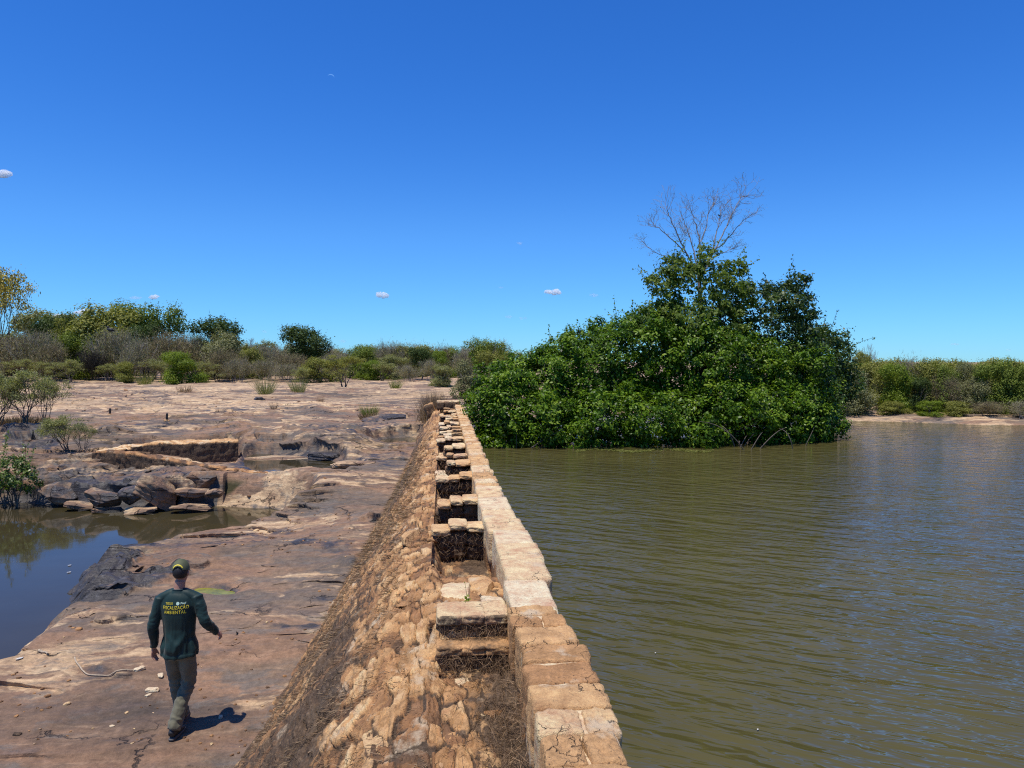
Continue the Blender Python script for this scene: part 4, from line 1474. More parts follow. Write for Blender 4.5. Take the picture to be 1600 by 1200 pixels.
limb([(1092, 430, 0), (1072, 395, -.2), (1060, 370, -.3), (1046, 340, -.4), (1042, 322, -.5)], .042, .011, .55, 11)
limb([(1076, 400, -.1), (1056, 380, -.3), (1040, 365, -.5), (1022, 352, -.6), (1013, 350, -.7)], .028, .009, .45, 7)
limb([(1080, 412, 0), (1050, 402, -.3), (1025, 396, -.4), (1005, 378, -.5)], .022, .008, .3, 5)
limb([(1092, 430, 0), (1082, 385, .2), (1072, 355, .3), (1062, 328, .3)], .036, .010, .5, 8)
limb([(1093, 425, 0), (1094, 375, .1), (1085, 345, .2), (1078, 325, .2)], .042, .011, .5, 9)
limb([(1095, 378, 0), (1104, 355, .1), (1107, 330, .3), (1120, 312, .3)], .030, .009, .5, 9)
limb([(1112, 400, .1), (1118, 370, .2), (1124, 345, .3), (1126, 322, .4)], .036, .010, .5, 9)
limb([(1112, 400, 0), (1130, 365, .1), (1142, 338, .2), (1158, 308, .3), (1168, 306, .3)], .038, .009, .55, 12)
limb([(1116, 392, .1), (1138, 372, .2), (1155, 350, .4), (1176, 334, .5)], .030, .008, .45, 8)
limb([(1100, 425, 0), (1112, 400, .1), (1118, 388, .1)], .045, .030, .3, 2)
limb([(1116, 402, .1), (1135, 392, .2), (1158, 382, .3)], .020, .006, .3, 6)
g.build('trunk', M_PALEBARK, bt, True)
g = Geo()
rg = np.random.default_rng(4)
tp = np.array([t[0] for t in tips])
zt_ = atd(1000, 372, 26).z - RES_Z
wgt = np.where(tp[:, 2] < zt_ + .15, 1.0, .35)
ii = np.where(rg.random(len(tp)) < wgt)[0]
ii = np.repeat(ii, 7)
P = tp[ii] + rg.normal(size=(len(ii), 3)) * np.array([.09, .09, .035])
V, q, a = leaves(P, rg.normal(size=P.shape) * .5 + [0, 0, 1], rg.uniform(.02, .05, len(P)), .4, rg)
g.add(V, q, None, a)
M_SPARSE = mat_leaf('sparse_leaf', [(.09, .085, .05), (.13, .14, .06), (.20, .19, .12)], .6, .3, .2)
g.build('foliage', M_SPARSE, bt)
# a small bird high in the bare tree
M_BLACK = simple_mat('black_feather', (.012, .012, .013), .6, .2, 20)


def bird(name, loc, s, label, wings=False):
    D, Fq = CS[12]
    parts_ = []
    V = D * np.array([.35, .62, .36]); parts_.append((V, Fq))
    V = D * np.array([.20, .24, .21]) + np.array([0, .62, .38]); parts_.append((V, Fq))
    V = D * np.array([.05, .16, .05]) + np.array([0, .90, .34]); parts_.append((V, Fq))
    V = D * np.array([.16, .45, .06]) + np.array([0, -.75, -.22]); parts_.append((V, Fq))
    for sx in (-1, 1):
        V = D * np.array([.12, .58, .26]) + np.array([sx * .32, -.12, .02]); parts_.append((V, Fq))
        V = D * np.array([.03, .03, .28]) + np.array([sx * .12, .05, -.5]); parts_.append((V, Fq))
    vv, ff, n = [], [], 0
    for V, q in parts_:
        vv.append(V * s); ff.append(q + n); n += len(V)
    o = mesh_np(name, np.concatenate(vv), np.concatenate(ff), M_BLACK, smooth=True)
    o.location = loc
    o.rotation_euler = (.25, 0, 1.2)
    return tag(o, label, 'bird')


p = atd(1124, 337, 26.3)
bird('perched_bird', p, .07, 'tiny dark bird perched high in the bare tree')

# floating weed along the water line
g = Geo()
rg = np.random.default_rng(8)
n = 1500
px = rg.uniform(900, 1115, n); py = 703 + rg.normal(0, 1.1, n) + 2 * np.sin(px / 17)
P = np.array([tuple(at(a, b, RES_Z + .012)) for a, b in zip(px, py)])
V, q, a = leaves(P, np.tile([0, 0, 1.0], (n, 1)) + .1 * rg.normal(size=(n, 3)), rg.uniform(.03, .09, n), .7, rg)
g.add(V, q, None, a)
M_WEED = mat_leaf('water_weed', [(.10, .11, .02), (.20, .20, .05)], .5, .2, .3)
tag(g.build('floating_weed', M_WEED), 'thin line of yellow green weed floating in front of the big shrub', 'water weed', kind='stuff')

# ---------------------------------------------------------------- prototypes for the tree belts
KM = {
    'green': mat_leaf('green_foliage', [(.07, .10, .015), (.145, .19, .026), (.24, .28, .045)], .6, .3, .2),
    'dark': mat_leaf('dark_foliage', [(.028, .048, .013), (.06, .092, .020), (.11, .145, .035)], .6, .28, .2),
    'olive': mat_leaf('olive_foliage', [(.12, .13, .024), (.22, .22, .042), (.34, .33, .09)], .6, .3, .2),
    'lime': mat_leaf('lime_foliage', [(.09, .13, .010), (.16, .22, .018), (.26, .31, .035)], .5, .4, .25),
    'pale': mat_leaf('pale_foliage', [(.14, .145, .05), (.24, .24, .09), (.36, .35, .16)], .6, .35, .2),
    'grey': mat_leaf('dry_twigs', [(.13, .105, .070), (.24, .20, .135), (.38, .32, .22), (.30, .28, .14), (.19, .22, .07)], .85, .15, .1),
    'brown': mat_leaf('brown_twigs', [(.12, .09, .055), (.22, .17, .10), (.32, .26, .15), (.24, .24, .09)], .85, .15, .1),
    'greygreen': mat_leaf('grey_green_foliage', [(.11, .11, .045), (.20, .20, .08), (.31, .30, .15)], .6, .25, .2),
    'yellow': mat_leaf('yellow_blossom', [(.12, .12, .04), (.20, .17, .04), (.58, .44, .10), (.80, .66, .20)], .6, .4, .2),
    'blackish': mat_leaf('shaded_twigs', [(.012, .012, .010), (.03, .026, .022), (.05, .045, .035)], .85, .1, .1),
}
PROTO = {}


def proto(shape, col, seed):
    key = (shape, col, seed)
    if key in PROTO:
        return PROTO[key]
    rg = np.random.default_rng(seed * 13 + len(shape) * 7 + sum(map(ord, col)))
    rn = random.Random(seed * 7 + len(col))
    gw, gl = Geo(), Geo()
    if shape in ('round', 'thicket', 'flat'):
        if shape == 'round':
            lobes = [((rn.uniform(-.30, .30), rn.uniform(-.2, .2), rn.uniform(.42, .84)), (rn.uniform(.08, .20), .16, rn.uniform(.07, .15))) for _ in range(15)]
        elif shape == 'flat':
            lobes = [((rn.uniform(-.34, .34), rn.uniform(-.2, .2), rn.uniform(.62, .85)), (rn.uniform(.13, .2), .18, rn.uniform(.08, .13))) for _ in range(10)]
        else:
            lobes = [((rn.uniform(-.3, .3), rn.uniform(-.2, .2), rn.uniform(.3, .85)), (rn.uniform(.08, .20), .18, rn.uniform(.08, .17))) for _ in range(12)] + [((-.36 + .18 * q_, rn.uniform(-.2, .2), rn.uniform(.12, .24)), (.19, .2, .2)) for q_ in range(5)]
        cc, cn = lobe_clumps(lobes, 300, rg, .5, .55)
        idx = np.repeat(np.arange(len(cc)), rg.poisson(13, len(cc)))
        off = rg.normal(size=(len(idx), 3)) * .034
        P = cc[idx] + off
        nn = off * 20 + cn[idx] * .6 + [0, 0, .5] + .5 * rg.normal(size=P.shape)
        var = np.clip(rg.normal(.5, .22, len(cc))[idx] + .15 * rg.normal(size=len(idx)), 0, 1)
        V, q, a = leaves(P, nn, rg.uniform(.020, .042, len(P)), .6, rg, var)
        gl.add(V, q, None, a)
        for i in range(70):
            j_ = rn.randrange(len(cc))
            if cn[j_, 2] < .0:
                continue
            dd_ = cn[j_] * .6 + np.array([rn.gauss(0, .3), rn.gauss(0, .3), .7]); L_ = rn.uniform(.04, .12)
            tt = np.linspace(0, 1, 9)[:, None]
            pp = cc[j_] + dd_ * L_ * tt + rg.normal(size=(9, 3)) * .008
            V, q, a = leaves(pp, rg.normal(size=(9, 3)) + [0, 0, .5], np.full(9, .022), .55, rg, np.full(9, rn.uniform(.4, 1)))
            gl.add(V, q, None, a)
        for i in range(3 if shape != 'thicket' else 6):
            grow(gw, (rn.uniform(-.04, .04) * (1 if shape != 'thicket' else 4), 0, 0), (rn.uniform(-.4, .4), rn.uniform(-.3, .3), 1), .30, .014, 3, rn, .45, .35, (2, 3), None, 4, .1, .002)
    elif shape == 'twig':
        tips = []
        for i in range(13):
            grow(gw, (rn.uniform(-.22, .22), rn.uniform(-.15, .15), 0), (rn.uniform(-.45, .45), rn.uniform(-.4, .4), 1), .27, .008, 3, rn, .40, .30, (2, 3), tips, 3, .1, .0022, (.7, .9))
        tp = np.array([t[0] for t in tips]); td = np.array([t[1] for t in tips])
        idx = np.repeat(np.arange(len(tp)), 44)
        P = tp[idx] + rg.normal(size=(len(idx), 3)) * [.05, .05, .07]
        P[:, 2] *= rg.uniform(.45, 1.0, len(P))
        dr = td[idx] + .6 * rg.normal(size=(len(idx), 3))
        V, q, t, a = blades(P, dr, rg.uniform(.03, .09, len(P)), rg.uniform(.003, .007, len(P)), rg, .2)
        gl.add(V, q, t, a)
        # blades returns tris after quads with own indices
    elif shape == 'airy':
        tips = []
        for i in range(5):
            grow(gw, (rn.uniform(-.06, .06), rn.uniform(-.06, .06), 0), (rn.uniform(-.5, .5), rn.uniform(-.4, .4), 1), .30, .011, 3, rn, .5, .28, (2, 3), tips, 4, .12, .002, (.7, .85))
        tp = np.array([t[0] for t in tips])
        idx = np.repeat(np.arange(len(tp)), 80)
        P = tp[idx] + rg.normal(size=(len(idx), 3)) * [.04, .04, .03]
        V, q, a = leaves(P, rg.normal(size=P.shape) + [0, 0, .7], rg.uniform(.014, .032, len(P)), .5, rg)
        gl.add(V, q, None, a)
    elif shape == 'bare':
        grow(gw, (0, 0, 0), (0, 0, 1), .30, .016, 5, rn, .48, .22, (2, 3), None, 4, .1, .0020, (.68, .82))
        gl = None
    allv = np.concatenate(gw.v + (gl.v if gl else []))
    zmax = np.percentile(allv[:, 2], 99.7)
    w = np.percentile(np.abs(allv[:, 0]), 98.5)
    sc = np.array([.5 / w, .5 / w, 1 / zmax])
    for gg in (gw, gl):
        if gg:
            gg.v = [v * sc for v in gg.v]
    root = empty('prototype', (0, 0, 0))
    gw.build('trunk', M_PALEBARK if col in ('grey', 'bare') or shape == 'bare' else M_BARK, root)
    if gl:
        gl.build('crown', KM[col], root)
    PROTO[key] = root
    return root


USED = set()


def place(shape, col, px, d, top, wpx, name, label, cat, group, seed=None, sink=.0):
    seed = (int(px) % 2) if seed is None else seed
    pr = proto(shape, col, seed)
    x = (px - 690) / F * d / math.cos(0)
    p = atd(px, 600, d)
    z0 = HZ(p.x, d) - .05 - sink
    zt_ = atd(px, top, d).z
    hgt = max(.2, zt_ - z0) * (1.06 if d < 60 else 1.03)
    wd = wpx / F * d
    key = (shape, col, seed)
    if key not in USED:
        r = pr
        USED.add(key)
    else:
        r = pr.copy(); C.objects.link(r)
        for ch in list(pr.children):
            c = ch.copy(); C.objects.link(c); c.parent = r
    r.name = name
    r.location = (p.x, d, z0)
    r.scale = (wd, wd * .9, hgt)
    r.rotation_euler = (0, 0, (int(px * 7) % 63) / 10.0)
    tag(r, label, cat, group)
    return r


GL_ = 'trees and shrubs of the belt beyond the rock plain'
B = [
    # shape, colour, px, dist, top, width, name, label, category
    ('airy', 'yellow', 14, 88, 424, 82, 'flowering_tree', 'tall tree with yellow blossom at the far left, standing above the scrub', 'tree'),
    ('flat', 'pale', 72, 96, 486, 95, 'leafy_tree', 'pale green feathery tree directly right of the yellow blossoming one', 'tree'),
    ('round', 'dark', 92, 92, 492, 78, 'leafy_tree', 'dark green tree between the pale feathery one and the big olive dome', 'tree'),
    ('round', 'olive', 178, 92, 479, 128, 'leafy_tree', 'big olive green dome shaped tree, the widest crown of the left belt', 'tree'),
    ('flat', 'green', 235, 96, 474, 100, 'leafy_tree', 'tall spreading tree leaning out right of the widest olive dome', 'tree'),
    ('round', 'dark', 228, 89, 505, 60, 'leafy_tree', 'dark lower crown tucked under the spreading tree right of the dome', 'tree'),
    ('thicket', 'green', 112, 86, 520, 82, 'leafy_shrub', 'mid green bush in front of the dark green tree left of the dome', 'shrub'),
    ('airy', 'olive', 122, 90, 500, 70, 'leafy_tree', 'thin olive tree at the left foot of the widest dome', 'tree'),
    ('twig', 'brown', 14, 84, 520, 85, 'dry_shrub', 'brown leafless scrub at the foot of the yellow blossoming tree', 'shrub'),
    ('twig', 'grey', 52, 83, 515, 80, 'dry_shrub', 'grey leafless scrub under the pale feathery tree', 'shrub'),
    ('twig', 'brown', 84, 82, 535, 60, 'dry_shrub', 'brown twiggy scrub below the mid green bush', 'shrub'),
    ('twig', 'grey', 178, 84, 512, 80, 'dry_shrub', 'tall grey twiggy shrub in front of the widest olive dome', 'shrub'),
    ('twig', 'blackish', 148, 82, 548, 44, 'dry_shrub', 'blackish burnt looking bush with a dark hollow at the rock edge', 'shrub'),
    ('twig', 'grey', 212, 83, 530, 62, 'dry_shrub', 'grey shrub left of the rounded bright green bush', 'shrub'),
    ('twig', 'brown', 255, 87, 518, 72, 'dry_shrub', 'brown thicket behind the rounded bright green bush', 'shrub'),
    ('thicket', 'olive', 192, 79, 566, 44, 'leafy_shrub', 'low olive bush at the rock edge, next left of the bright green one', 'shrub'),
    ('thicket', 'lime', 289, 76, 551, 70, 'leafy_shrub', 'rounded bright green bush standing forward on the rock', 'shrub'),
    ('round', 'dark', 338, 93, 496, 76, 'leafy_tree', 'dark blue green tree with an upright crown, third peak of the left skyline', 'tree'),
    ('thicket', 'greygreen', 345, 88, 520, 90, 'leafy_shrub', 'grey green thicket around the foot of the upright crown', 'shrub'),
    ('twig', 'grey', 300, 92, 522, 60, 'dry_shrub', 'grey leafless thicket between the dome and the upright dark tree', 'shrub'),
    ('twig', 'brown', 352, 82, 545, 70, 'dry_shrub', 'low brown scrub in front of the upright dark tree', 'shrub'),
    ('thicket', 'olive', 388, 86, 545, 52, 'leafy_shrub', 'yellowish green shrub right of the upright dark tree', 'shrub'),
    ('bare', 'bare', 402, 98, 530, 50, 'bare_tree', 'thin bare tree showing on the skyline left of the round isolated crown', 'bare tree'),
    ('twig', 'grey', 432, 88, 538, 62, 'dry_shrub', 'pale grey brown scrub left of the round isolated crown', 'shrub'),
    ('round', 'dark', 487, 92, 511, 84, 'leafy_tree', 'round dark crown standing alone above the low middle scrub', 'tree'),
    ('twig', 'brown', 455, 84, 552, 50, 'dry_shrub', 'small brown scrub under the left side of the isolated crown', 'shrub'),
    ('thicket', 'olive', 500, 74, 560, 66, 'leafy_shrub', 'willowy olive shrub in front of the isolated crown', 'shrub'),
    ('airy', 'olive', 536, 66, 556, 62, 'leafy_shrub', 'loose grey green willowy shrub, the nearest of the middle belt', 'shrub'),
    ('airy', 'pale', 475, 68, 575, 30, 'leafy_shrub', 'little spindly shrub left of the willowy ones', 'shrub'),
    ('thicket', 'green', 560, 94, 541, 70, 'leafy_tree', 'green crown peeking out behind the willowy shrubs', 'tree'),
    ('thicket', 'lime', 580, 84, 564, 48, 'leafy_shrub', 'lime green bush right of the willowy shrubs', 'shrub'),
    ('twig', 'grey', 610, 96, 534, 60, 'dry_shrub', 'greyish scrub crown on the skyline left of the small dark green tree', 'shrub'),
    ('thicket', 'pale', 612, 86, 556, 58, 'leafy_shrub', 'pale grey green scrub left of the small dark green tree', 'shrub'),
    ('thicket', 'olive', 636, 97, 541, 60, 'leafy_shrub', 'olive bush behind the small dark green tree', 'shrub'),
    ('round', 'dark', 659, 84, 544, 48, 'leafy_tree', 'small dark green tree with its trunk visible, left of the dam end', 'tree'),
    ('thicket', 'lime', 693, 92, 549, 40, 'leafy_shrub', 'lime bush between the small dark green tree and the pale bare one', 'shrub'),
    ('bare', 'bare', 720, 96, 534, 50, 'bare_tree', 'pale leafless tree behind the end of the dam', 'bare tree'),
    ('twig', 'grey', 724, 90, 545, 46, 'dry_shrub', 'grey leafless scrub around the pale leafless tree', 'shrub'),
    ('thicket', 'pale', 690, 66, 571, 52, 'leafy_shrub', 'whitish grey shrub just behind the end of the dam', 'shrub'),
    ('round', 'green', 765, 80, 529, 70, 'leafy_tree', 'green tree rising behind the left tip of the big glossy shrub', 'tree'),
    ('thicket', 'greygreen', 738, 47, 566, 66, 'leafy_shrub', 'rounded olive bush right of the dam end, before the pale rocks', 'shrub'),
    ('thicket', 'olive', 775, 50, 552, 70, 'leafy_shrub', 'olive bush half hidden by the left side of the big glossy shrub', 'shrub'),
]
for b in B:
    sh, co, px, d, top, wpx, nm, lb, cat = b
    place(sh, co, px, d, top, wpx, nm, lb, cat, GL_)
for px, d_, top in [(-20, 79, 560), (30, 80, 562), (70, 80, 566), (110, 79, 563), (165, 80, 569), (235, 80, 562), (268, 82, 556), (322, 80, 566), (372, 80, 560), (412, 82, 562), (448, 79, 568), (520, 82, 552), (595, 80, 566), (640, 78, 570), (676, 80, 562)]:
    place('airy' if px % 4 else 'twig', 'pale' if px % 4 else 'grey', px, d_, top, 46, 'pale_scrub', 'thin pale scrub at the foot of the tree belt, on the edge of the rock', 'shrub', 'pale scrub at the foot of the belt')
# back row that closes the belt
rn = random.Random(3)
cols = ['grey', 'olive', 'brown', 'green', 'greygreen', 'grey']
i = 0
for px in range(-150, 800, 22):
    c_ = cols[i % len(cols)]
    top = 541 + rn.uniform(-7, 7) - (14 if px < 320 else 0)
    place('twig' if c_ in ('grey', 'brown') else 'thicket', c_, px + rn.uniform(-6, 6), 102 + rn.uniform(-3, 6), top, 62, 'background_shrub',
          'low mixed scrub filling the back of the belt behind the named trees', 'shrub', 'back row scrub of the belt')
    i += 1
for px in list(range(-140, -10, 40)):
    place('thicket', 'olive', px, 86, 510, 80, 'background_shrub', 'low mixed scrub filling the back of the belt behind the named trees', 'shrub', 'back row scrub of the belt')

p = atd(172, 515, 83)
bird('vulture', p, .55, 'black vulture hunched in the grey twigs before the olive dome tree')

# right bank
GR = 'shrubs on the sandy bank across the reservoir'
RB = [
    ('bare', 'bare', 1356, 52.0, 542, 44, 'bare_tree', 'leafless greyish tree top behind the bank, next to the big green mass', 'bare tree'),
    ('round', 'olive', 1344, 46.0, 551, 38, 'leafy_tree', 'light green tree top just right of the big green mass', 'tree'),
    ('thicket', 'greygreen', 1338, 32.8, 583, 100, 'drooping_shrub', 'grey green drooping shrub touching the water at the left end of the sand', 'shrub'),
    ('thicket', 'pale', 1315, 33.4, 596, 60, 'drooping_shrub', 'pale grey shrub between the drooping one and the big green mass', 'shrub'),
    ('thicket', 'olive', 1378, 34.9, 570, 70, 'leafy_shrub', 'olive shrub above the left end of the sandy beach', 'shrub'),
    ('thicket', 'lime', 1405, 33.6, 573, 74, 'leafy_shrub', 'green shrub with yellowish leaves, second along the beach from the left', 'shrub'),
    ('thicket', 'dark', 1436, 33.1, 590, 56, 'leafy_shrub', 'dark shrub hollow over the beach, third along from the left', 'shrub'),
    ('thicket', 'olive', 1442, 33.8, 566, 70, 'leafy_shrub', 'taller olive shrub behind the dark one on the bank', 'shrub'),
    ('twig', 'grey', 1425, 34.6, 562, 60, 'dry_shrub', 'bare twigs poking above the bank shrubs left of centre', 'shrub'),
    ('twig', 'brown', 1474, 32.7, 590, 60, 'dry_shrub', 'brownish dry shrub in the middle of the beach', 'shrub'),
    ('thicket', 'green', 1482, 33.1, 576, 70, 'leafy_shrub', 'green shrub behind the brownish dry one', 'shrub'),
    ('airy', 'greygreen', 1505, 33.1, 570, 46, 'leafy_shrub', 'thin upright shrub standing just above the skyline of the bank', 'shrub'),
    ('thicket', 'greygreen', 1515, 32.2, 588, 70, 'leafy_shrub', 'grey green shrub right of the brownish dry one', 'shrub'),
    ('thicket', 'green', 1556, 31.9, 566, 90, 'leafy_shrub', 'green shrub with feathery top near the right edge', 'shrub'),
    ('twig', 'brown', 1548, 30.4, 628, 60, 'dry_shrub', 'low brown dry scrub on the sand near the right edge', 'shrub'),
    ('thicket', 'green', 1592, 31.2, 572, 70, 'leafy_shrub', 'green shrub cut by the right edge of the view', 'shrub'),
    ('thicket', 'olive', 1640, 30.5, 574, 90, 'leafy_shrub', 'olive shrub at the very corner of the right edge', 'shrub'),
    ('thicket', 'olive', 1500, 31.0, 628, 60, 'dry_shrub', 'low olive scrub at the back of the beach, middle', 'shrub'),
    ('thicket', 'lime', 1455, 31.5, 628, 60, 'leafy_shrub', 'low green scrub creeping onto the beach, left of middle', 'shrub'),
    ('thicket', 'olive', 1400, 32.2, 628, 56, 'leafy_shrub', 'low leafy scrub at the left of the beach', 'shrub'),
    ('twig', 'grey', 1595, 29.9, 628, 60, 'dry_shrub', 'dry greyish scrub at the far right of the beach', 'shrub'),
]
for b in RB:
    sh, co, px, d, top, wpx, nm, lb, cat = b
    place(sh, co, px, d, top, wpx, nm, lb, cat, GR)
for px in range(1290, 1900, 30):
    place('thicket', ['olive', 'green', 'greygreen'][px % 3], px, 40 + rn.uniform(-3, 3), 568 + rn.uniform(-4, 3), 90, 'background_shrub', 'added green scrub along the bank out of view, there for the water reflections', 'shrub', 'back row scrub of the bank')

sx_ = [(22, 28.6), (27, 27.5), (34, 25), (45, 23), (60, 21), (85, 14.5), (120, 5)]  # scrub added out of view so the ripples reflect green, not bare ground
k_ = 0
for (ax, ay), (bx, by) in zip(sx_[:-1], sx_[1:]):
    L_ = math.hypot(bx - ax, by - ay)
    for j in range(max(1, int(L_ / 3.0))):
        t = (j + .5) / max(1, int(L_ / 3.0))
        x_, y_ = ax + (bx - ax) * t + 1.0, ay + (by - ay) * t + 2.6
        if x_ / y_ < .93:
            continue
        px_ = 690 + F * x_ / y_
        r = place('thicket', ['olive', 'green', 'greygreen'][k_ % 3], 1500, 31, 572, 130, 'background_shrub', 'added green scrub along the bank out of view, there for the water reflections', 'shrub', 'back row scrub of the bank', seed=k_ % 2)
        r.location = (x_, y_, HZ(x_, y_) - .05)
        r.scale = (4.2, 3.6, 2.7)
        k_ += 1
# shrubs on the rock near the ponds
GN = 'plants growing in the rock plain'
place('airy', 'pale', 38, 30.5, 583, 92, 'spindly_shrub', 'spindly shrub with pale leaves on grey stems at the left edge', 'shrub', GN, 0)
place('airy', 'pale', 105, 26.0, 652, 66, 'spindly_shrub', 'grey green shrub with bare stems above the loose rocks', 'shrub', GN, 1)
place('airy', 'greygreen', 126, 25.6, 664, 44, 'leafy_shrub', 'small green bush leaning against the grey green shrub', 'shrub', GN)
place('airy', 'pale', -8, 30.0, 588, 70, 'spindly_shrub', 'spindly pale shrub cut off by the left edge of the view', 'shrub', GN, 1)
place('airy', 'pale', 66, 31.5, 592, 60, 'spindly_shrub', 'lower pale shrub right behind the spindly one at the left edge', 'shrub', GN, 1)
g = empty('pond_bush', (0, 0, 0))
p = at(18, 786, -.2)
g.location = (p.x, p.y, -.3)
tag(g, 'bright leafy bush with dark stems at the edge of the pond', 'shrub', GN)
rg = np.random.default_rng(3)
lobes = [((-.1, 0, .95), (.55, .5, .35)), ((.35, .0, .75), (.35, .4, .3)), ((-.5, 0, .8), (.5, .5, .4)), ((.0, .1, 1.15), (.35, .35, .2)), ((-.9, .1, .8), (.5, .5, .4))]
M_PB = mat_leaf('pond_bush_leaf', [(.04, .07, .015), (.08, .13, .022), (.15, .20, .04), (.24, .28, .08)], .4, .35, .4)
foliage('foliage', lobes, M_PB, g, 48, 16, .12, .085, .6, 31, upb=.5, shoots=16, jitter=.35)
rn2 = random.Random(9)
for i in range(16):
    gg = Geo()
    grow(gg, (rn2.uniform(-.5, .3), rn2.uniform(-.2, .2), 0), (rn2.uniform(-.5, .5), rn2.uniform(-.4, .4), 1), .45, .016, 2, rn2, .4, .3, (2, 3), None, 4, .12, .004)
    gg.build('stem', M_BARK, g, True)


def tuft(px, py, z, hgt, wid, n, mat, name, label, cat='grass', seed=0, green=0.0, Y=None):
    rg = np.random.default_rng(seed + 50)
    c = at(px, py, z) if Y is None else Vector(((px - 690) / F * Y, Y, z))
    z = HZ(c.x, c.y)
    a = rg.uniform(0, 2 * math.pi, n); r = rg.random(n) ** .6 * wid * .35
    base = np.stack([np.cos(a) * r, np.sin(a) * r, np.zeros(n) - .02], -1)
    dr = np.stack([np.cos(a) * .45 + .2 * rg.normal(size=n), np.sin(a) * .45 + .2 * rg.normal(size=n), np.full(n, 1.1)], -1)
    V, q, t, var = blades(base, dr, hgt * rg.uniform(.5, 1.15, n), np.full(n, max(.004, wid * .012)), rg, .35)
    o = mesh_np(name, V, [q, t], mat, attrs={'var': var})
    o.location = (c.x, c.y, z)
    return tag(o, label, cat, GN)


tuft(577, 653, 1.05, .75, .8, 420, KM['green'], 'grass_tuft', 'green grass tuft beside the shadowed dark slab', seed=1)
tuft(575, 655, 1.05, .45, 1.2, 260, M_DRY, 'grass_tuft', 'dry straw around the green grass tuft', seed=2)
tuft(428, 643, 1.2, .5, .4, 160, M_DRY, 'grass_tuft', 'small rusty brown tuft in the middle of the rock plain', seed=3)
tuft(500, 628, 1.3, .4, .5, 140, M_DRY, 'grass_tuft', 'faint dry tuft right of the rusty brown one', seed=4)
tuft(415, 617, 1.42, 1.5, 1.3, 260, KM['pale'], 'spindly_shrub', 'sprig of thin green stems left of centre, near the small black rock', 'shrub', seed=5)
tuft(466, 612, 1.44, 1.3, 1.3, 260, KM['pale'], 'spindly_shrub', 'sprig of thin green stems in front of the willowy shrubs', 'shrub', seed=6)
tuft(618, 608, 1.48, .9, 1.2, 200, KM['green'], 'grass_tuft', 'low green tuft near the far left of the dam end', seed=7)
tuft(226, 603, 1.5, 1.5, 1.4, 260, KM['olive'], 'grass_tuft', 'green tuft before the rounded bright green bush', seed=8)
tuft(288, 611, 1.5, .6, 1.4, 160, M_DRY, 'grass_tuft', 'straw coloured tuft below the rounded bright green bush', seed=9)
tuft(198, 695, .8, .2, .35, 120, KM['greygreen'], 'grass_tuft', 'tiny grey green tuft at the left end of the dark curved wall', seed=10)
tuft(30, 668, 1.0, .35, 3.0, 900, M_DRY, 'grass_tuft', 'dry grass under the spindly shrub at the left edge', seed=11)
tuft(325, 688, .95, .18, 1.6, 500, M_DRY, 'grass_tuft', 'short straw on top of the dark curved wall', seed=12)
# tall dry grass at the end of the dam
rg = np.random.default_rng(77)
n = 2200
base = np.stack([rg.normal(-.30, .26, n), 31.2 + rg.normal(0, .6, n), np.full(n, 1.2)], -1)
dr = np.stack([rg.normal(0, .22, n), rg.normal(0, .2, n), np.full(n, 1.0)], -1)
V, q, t, var = blades(base, dr, rg.uniform(.5, 1.45, n), np.full(n, .011), rg, .3)
o = mesh_np('tall_dry_grass', V, [q, t], M_DRY, attrs={'var': var})
tag(o, 'tall straw coloured grass standing behind the far end of the dam', 'dry grass', kind='stuff')
# seedling on the dam
g = Geo()
pp = at(729, 955, 1.86)
pts = [(0, 0, 0), (.004, 0, .06), (-.002, 0, .12), (-.012, 0, .19)]
g.tube(pts, [.002, .002, .0015, .001], 4)
rg = np.random.default_rng(5)
P = np.array([(.012, 0, .03), (-.012, .0, .045), (.014, 0, .06), (-.006, 0, .075), (.01, 0, .09), (-.013, 0, .19)])
V, q, a = leaves(P, np.array([[0, -1, .6]] * 6) + .3 * rg.normal(size=(6, 3)), np.array([.045, .04, .045, .04, .03, .015]), .55, rg, np.full(6, .8))
g.add(V, q, None, a)
o = g.build('seedling', KM['lime'])
o.location = (pp.x, pp.y, 1.885)
tag(o, 'tiny green seedling growing on the sloping platform of the dam', 'plant')
pp = at(717, 816, 1.6)
g = Geo()
g.tube([(0, 0, 0), (.0, 0, .12), (.02, 0, .24)], [.004, .003, .002], 4)
P = rg.normal(size=(16, 3)) * [.03, .02, .06] + [0.01, 0, .16]
V, q, a = leaves(P, np.array([[0, -1, .6]] * 16) + .4 * rg.normal(size=(16, 3)), rg.uniform(.04, .07, 16), .5, rg, np.full(16, .8))
g.add(V, q, None, a)
o = g.build('seedling', KM['lime'])
o.location = (.18, 8.9, 1.55)
tag(o, 'small yellow green plant sprouting inside a pit of the dam', 'plant')

# ---------------------------------------------------------------- stakes, branches, pebbles
M_IRON = simple_mat('dark_iron', (.03, .024, .022), .8, .4, 30)


def stake(px, py, z, h, label):
    c = at(px, py, z)
    zz = HZ(c.x, c.y)
    root = empty('iron_stake', (c.x, c.y, zz))
    tag(root, label, 'stake', 'two stakes on the rock plain')
    S2 = Stones()
    S2.add((0, 0, h / 2 - .03), (.045, .045, h / 2), (.05, .04, .3), 8, .06, int(px), 8, .1, .9)
    S2.build('shaft', M_IRON, root)
    S2 = Stones()
    S2.add((0, 0, .0), (.12, .10, .05), (0, 0, .5), 4, .15, int(px) + 1, 8, .6, .2)
    S2.build('mortar_foot', M_MAS, root)


stake(172, 651, 1.1, .34, 'short dark upright stake, the farther left of two on the rock plain')
stake(261, 663, 1.0, .36, 'short dark upright stake, the nearer right of two on the rock plain')

M_STICK = simple_mat('dead_wood', (.40, .31, .21), .85, .3, 20)


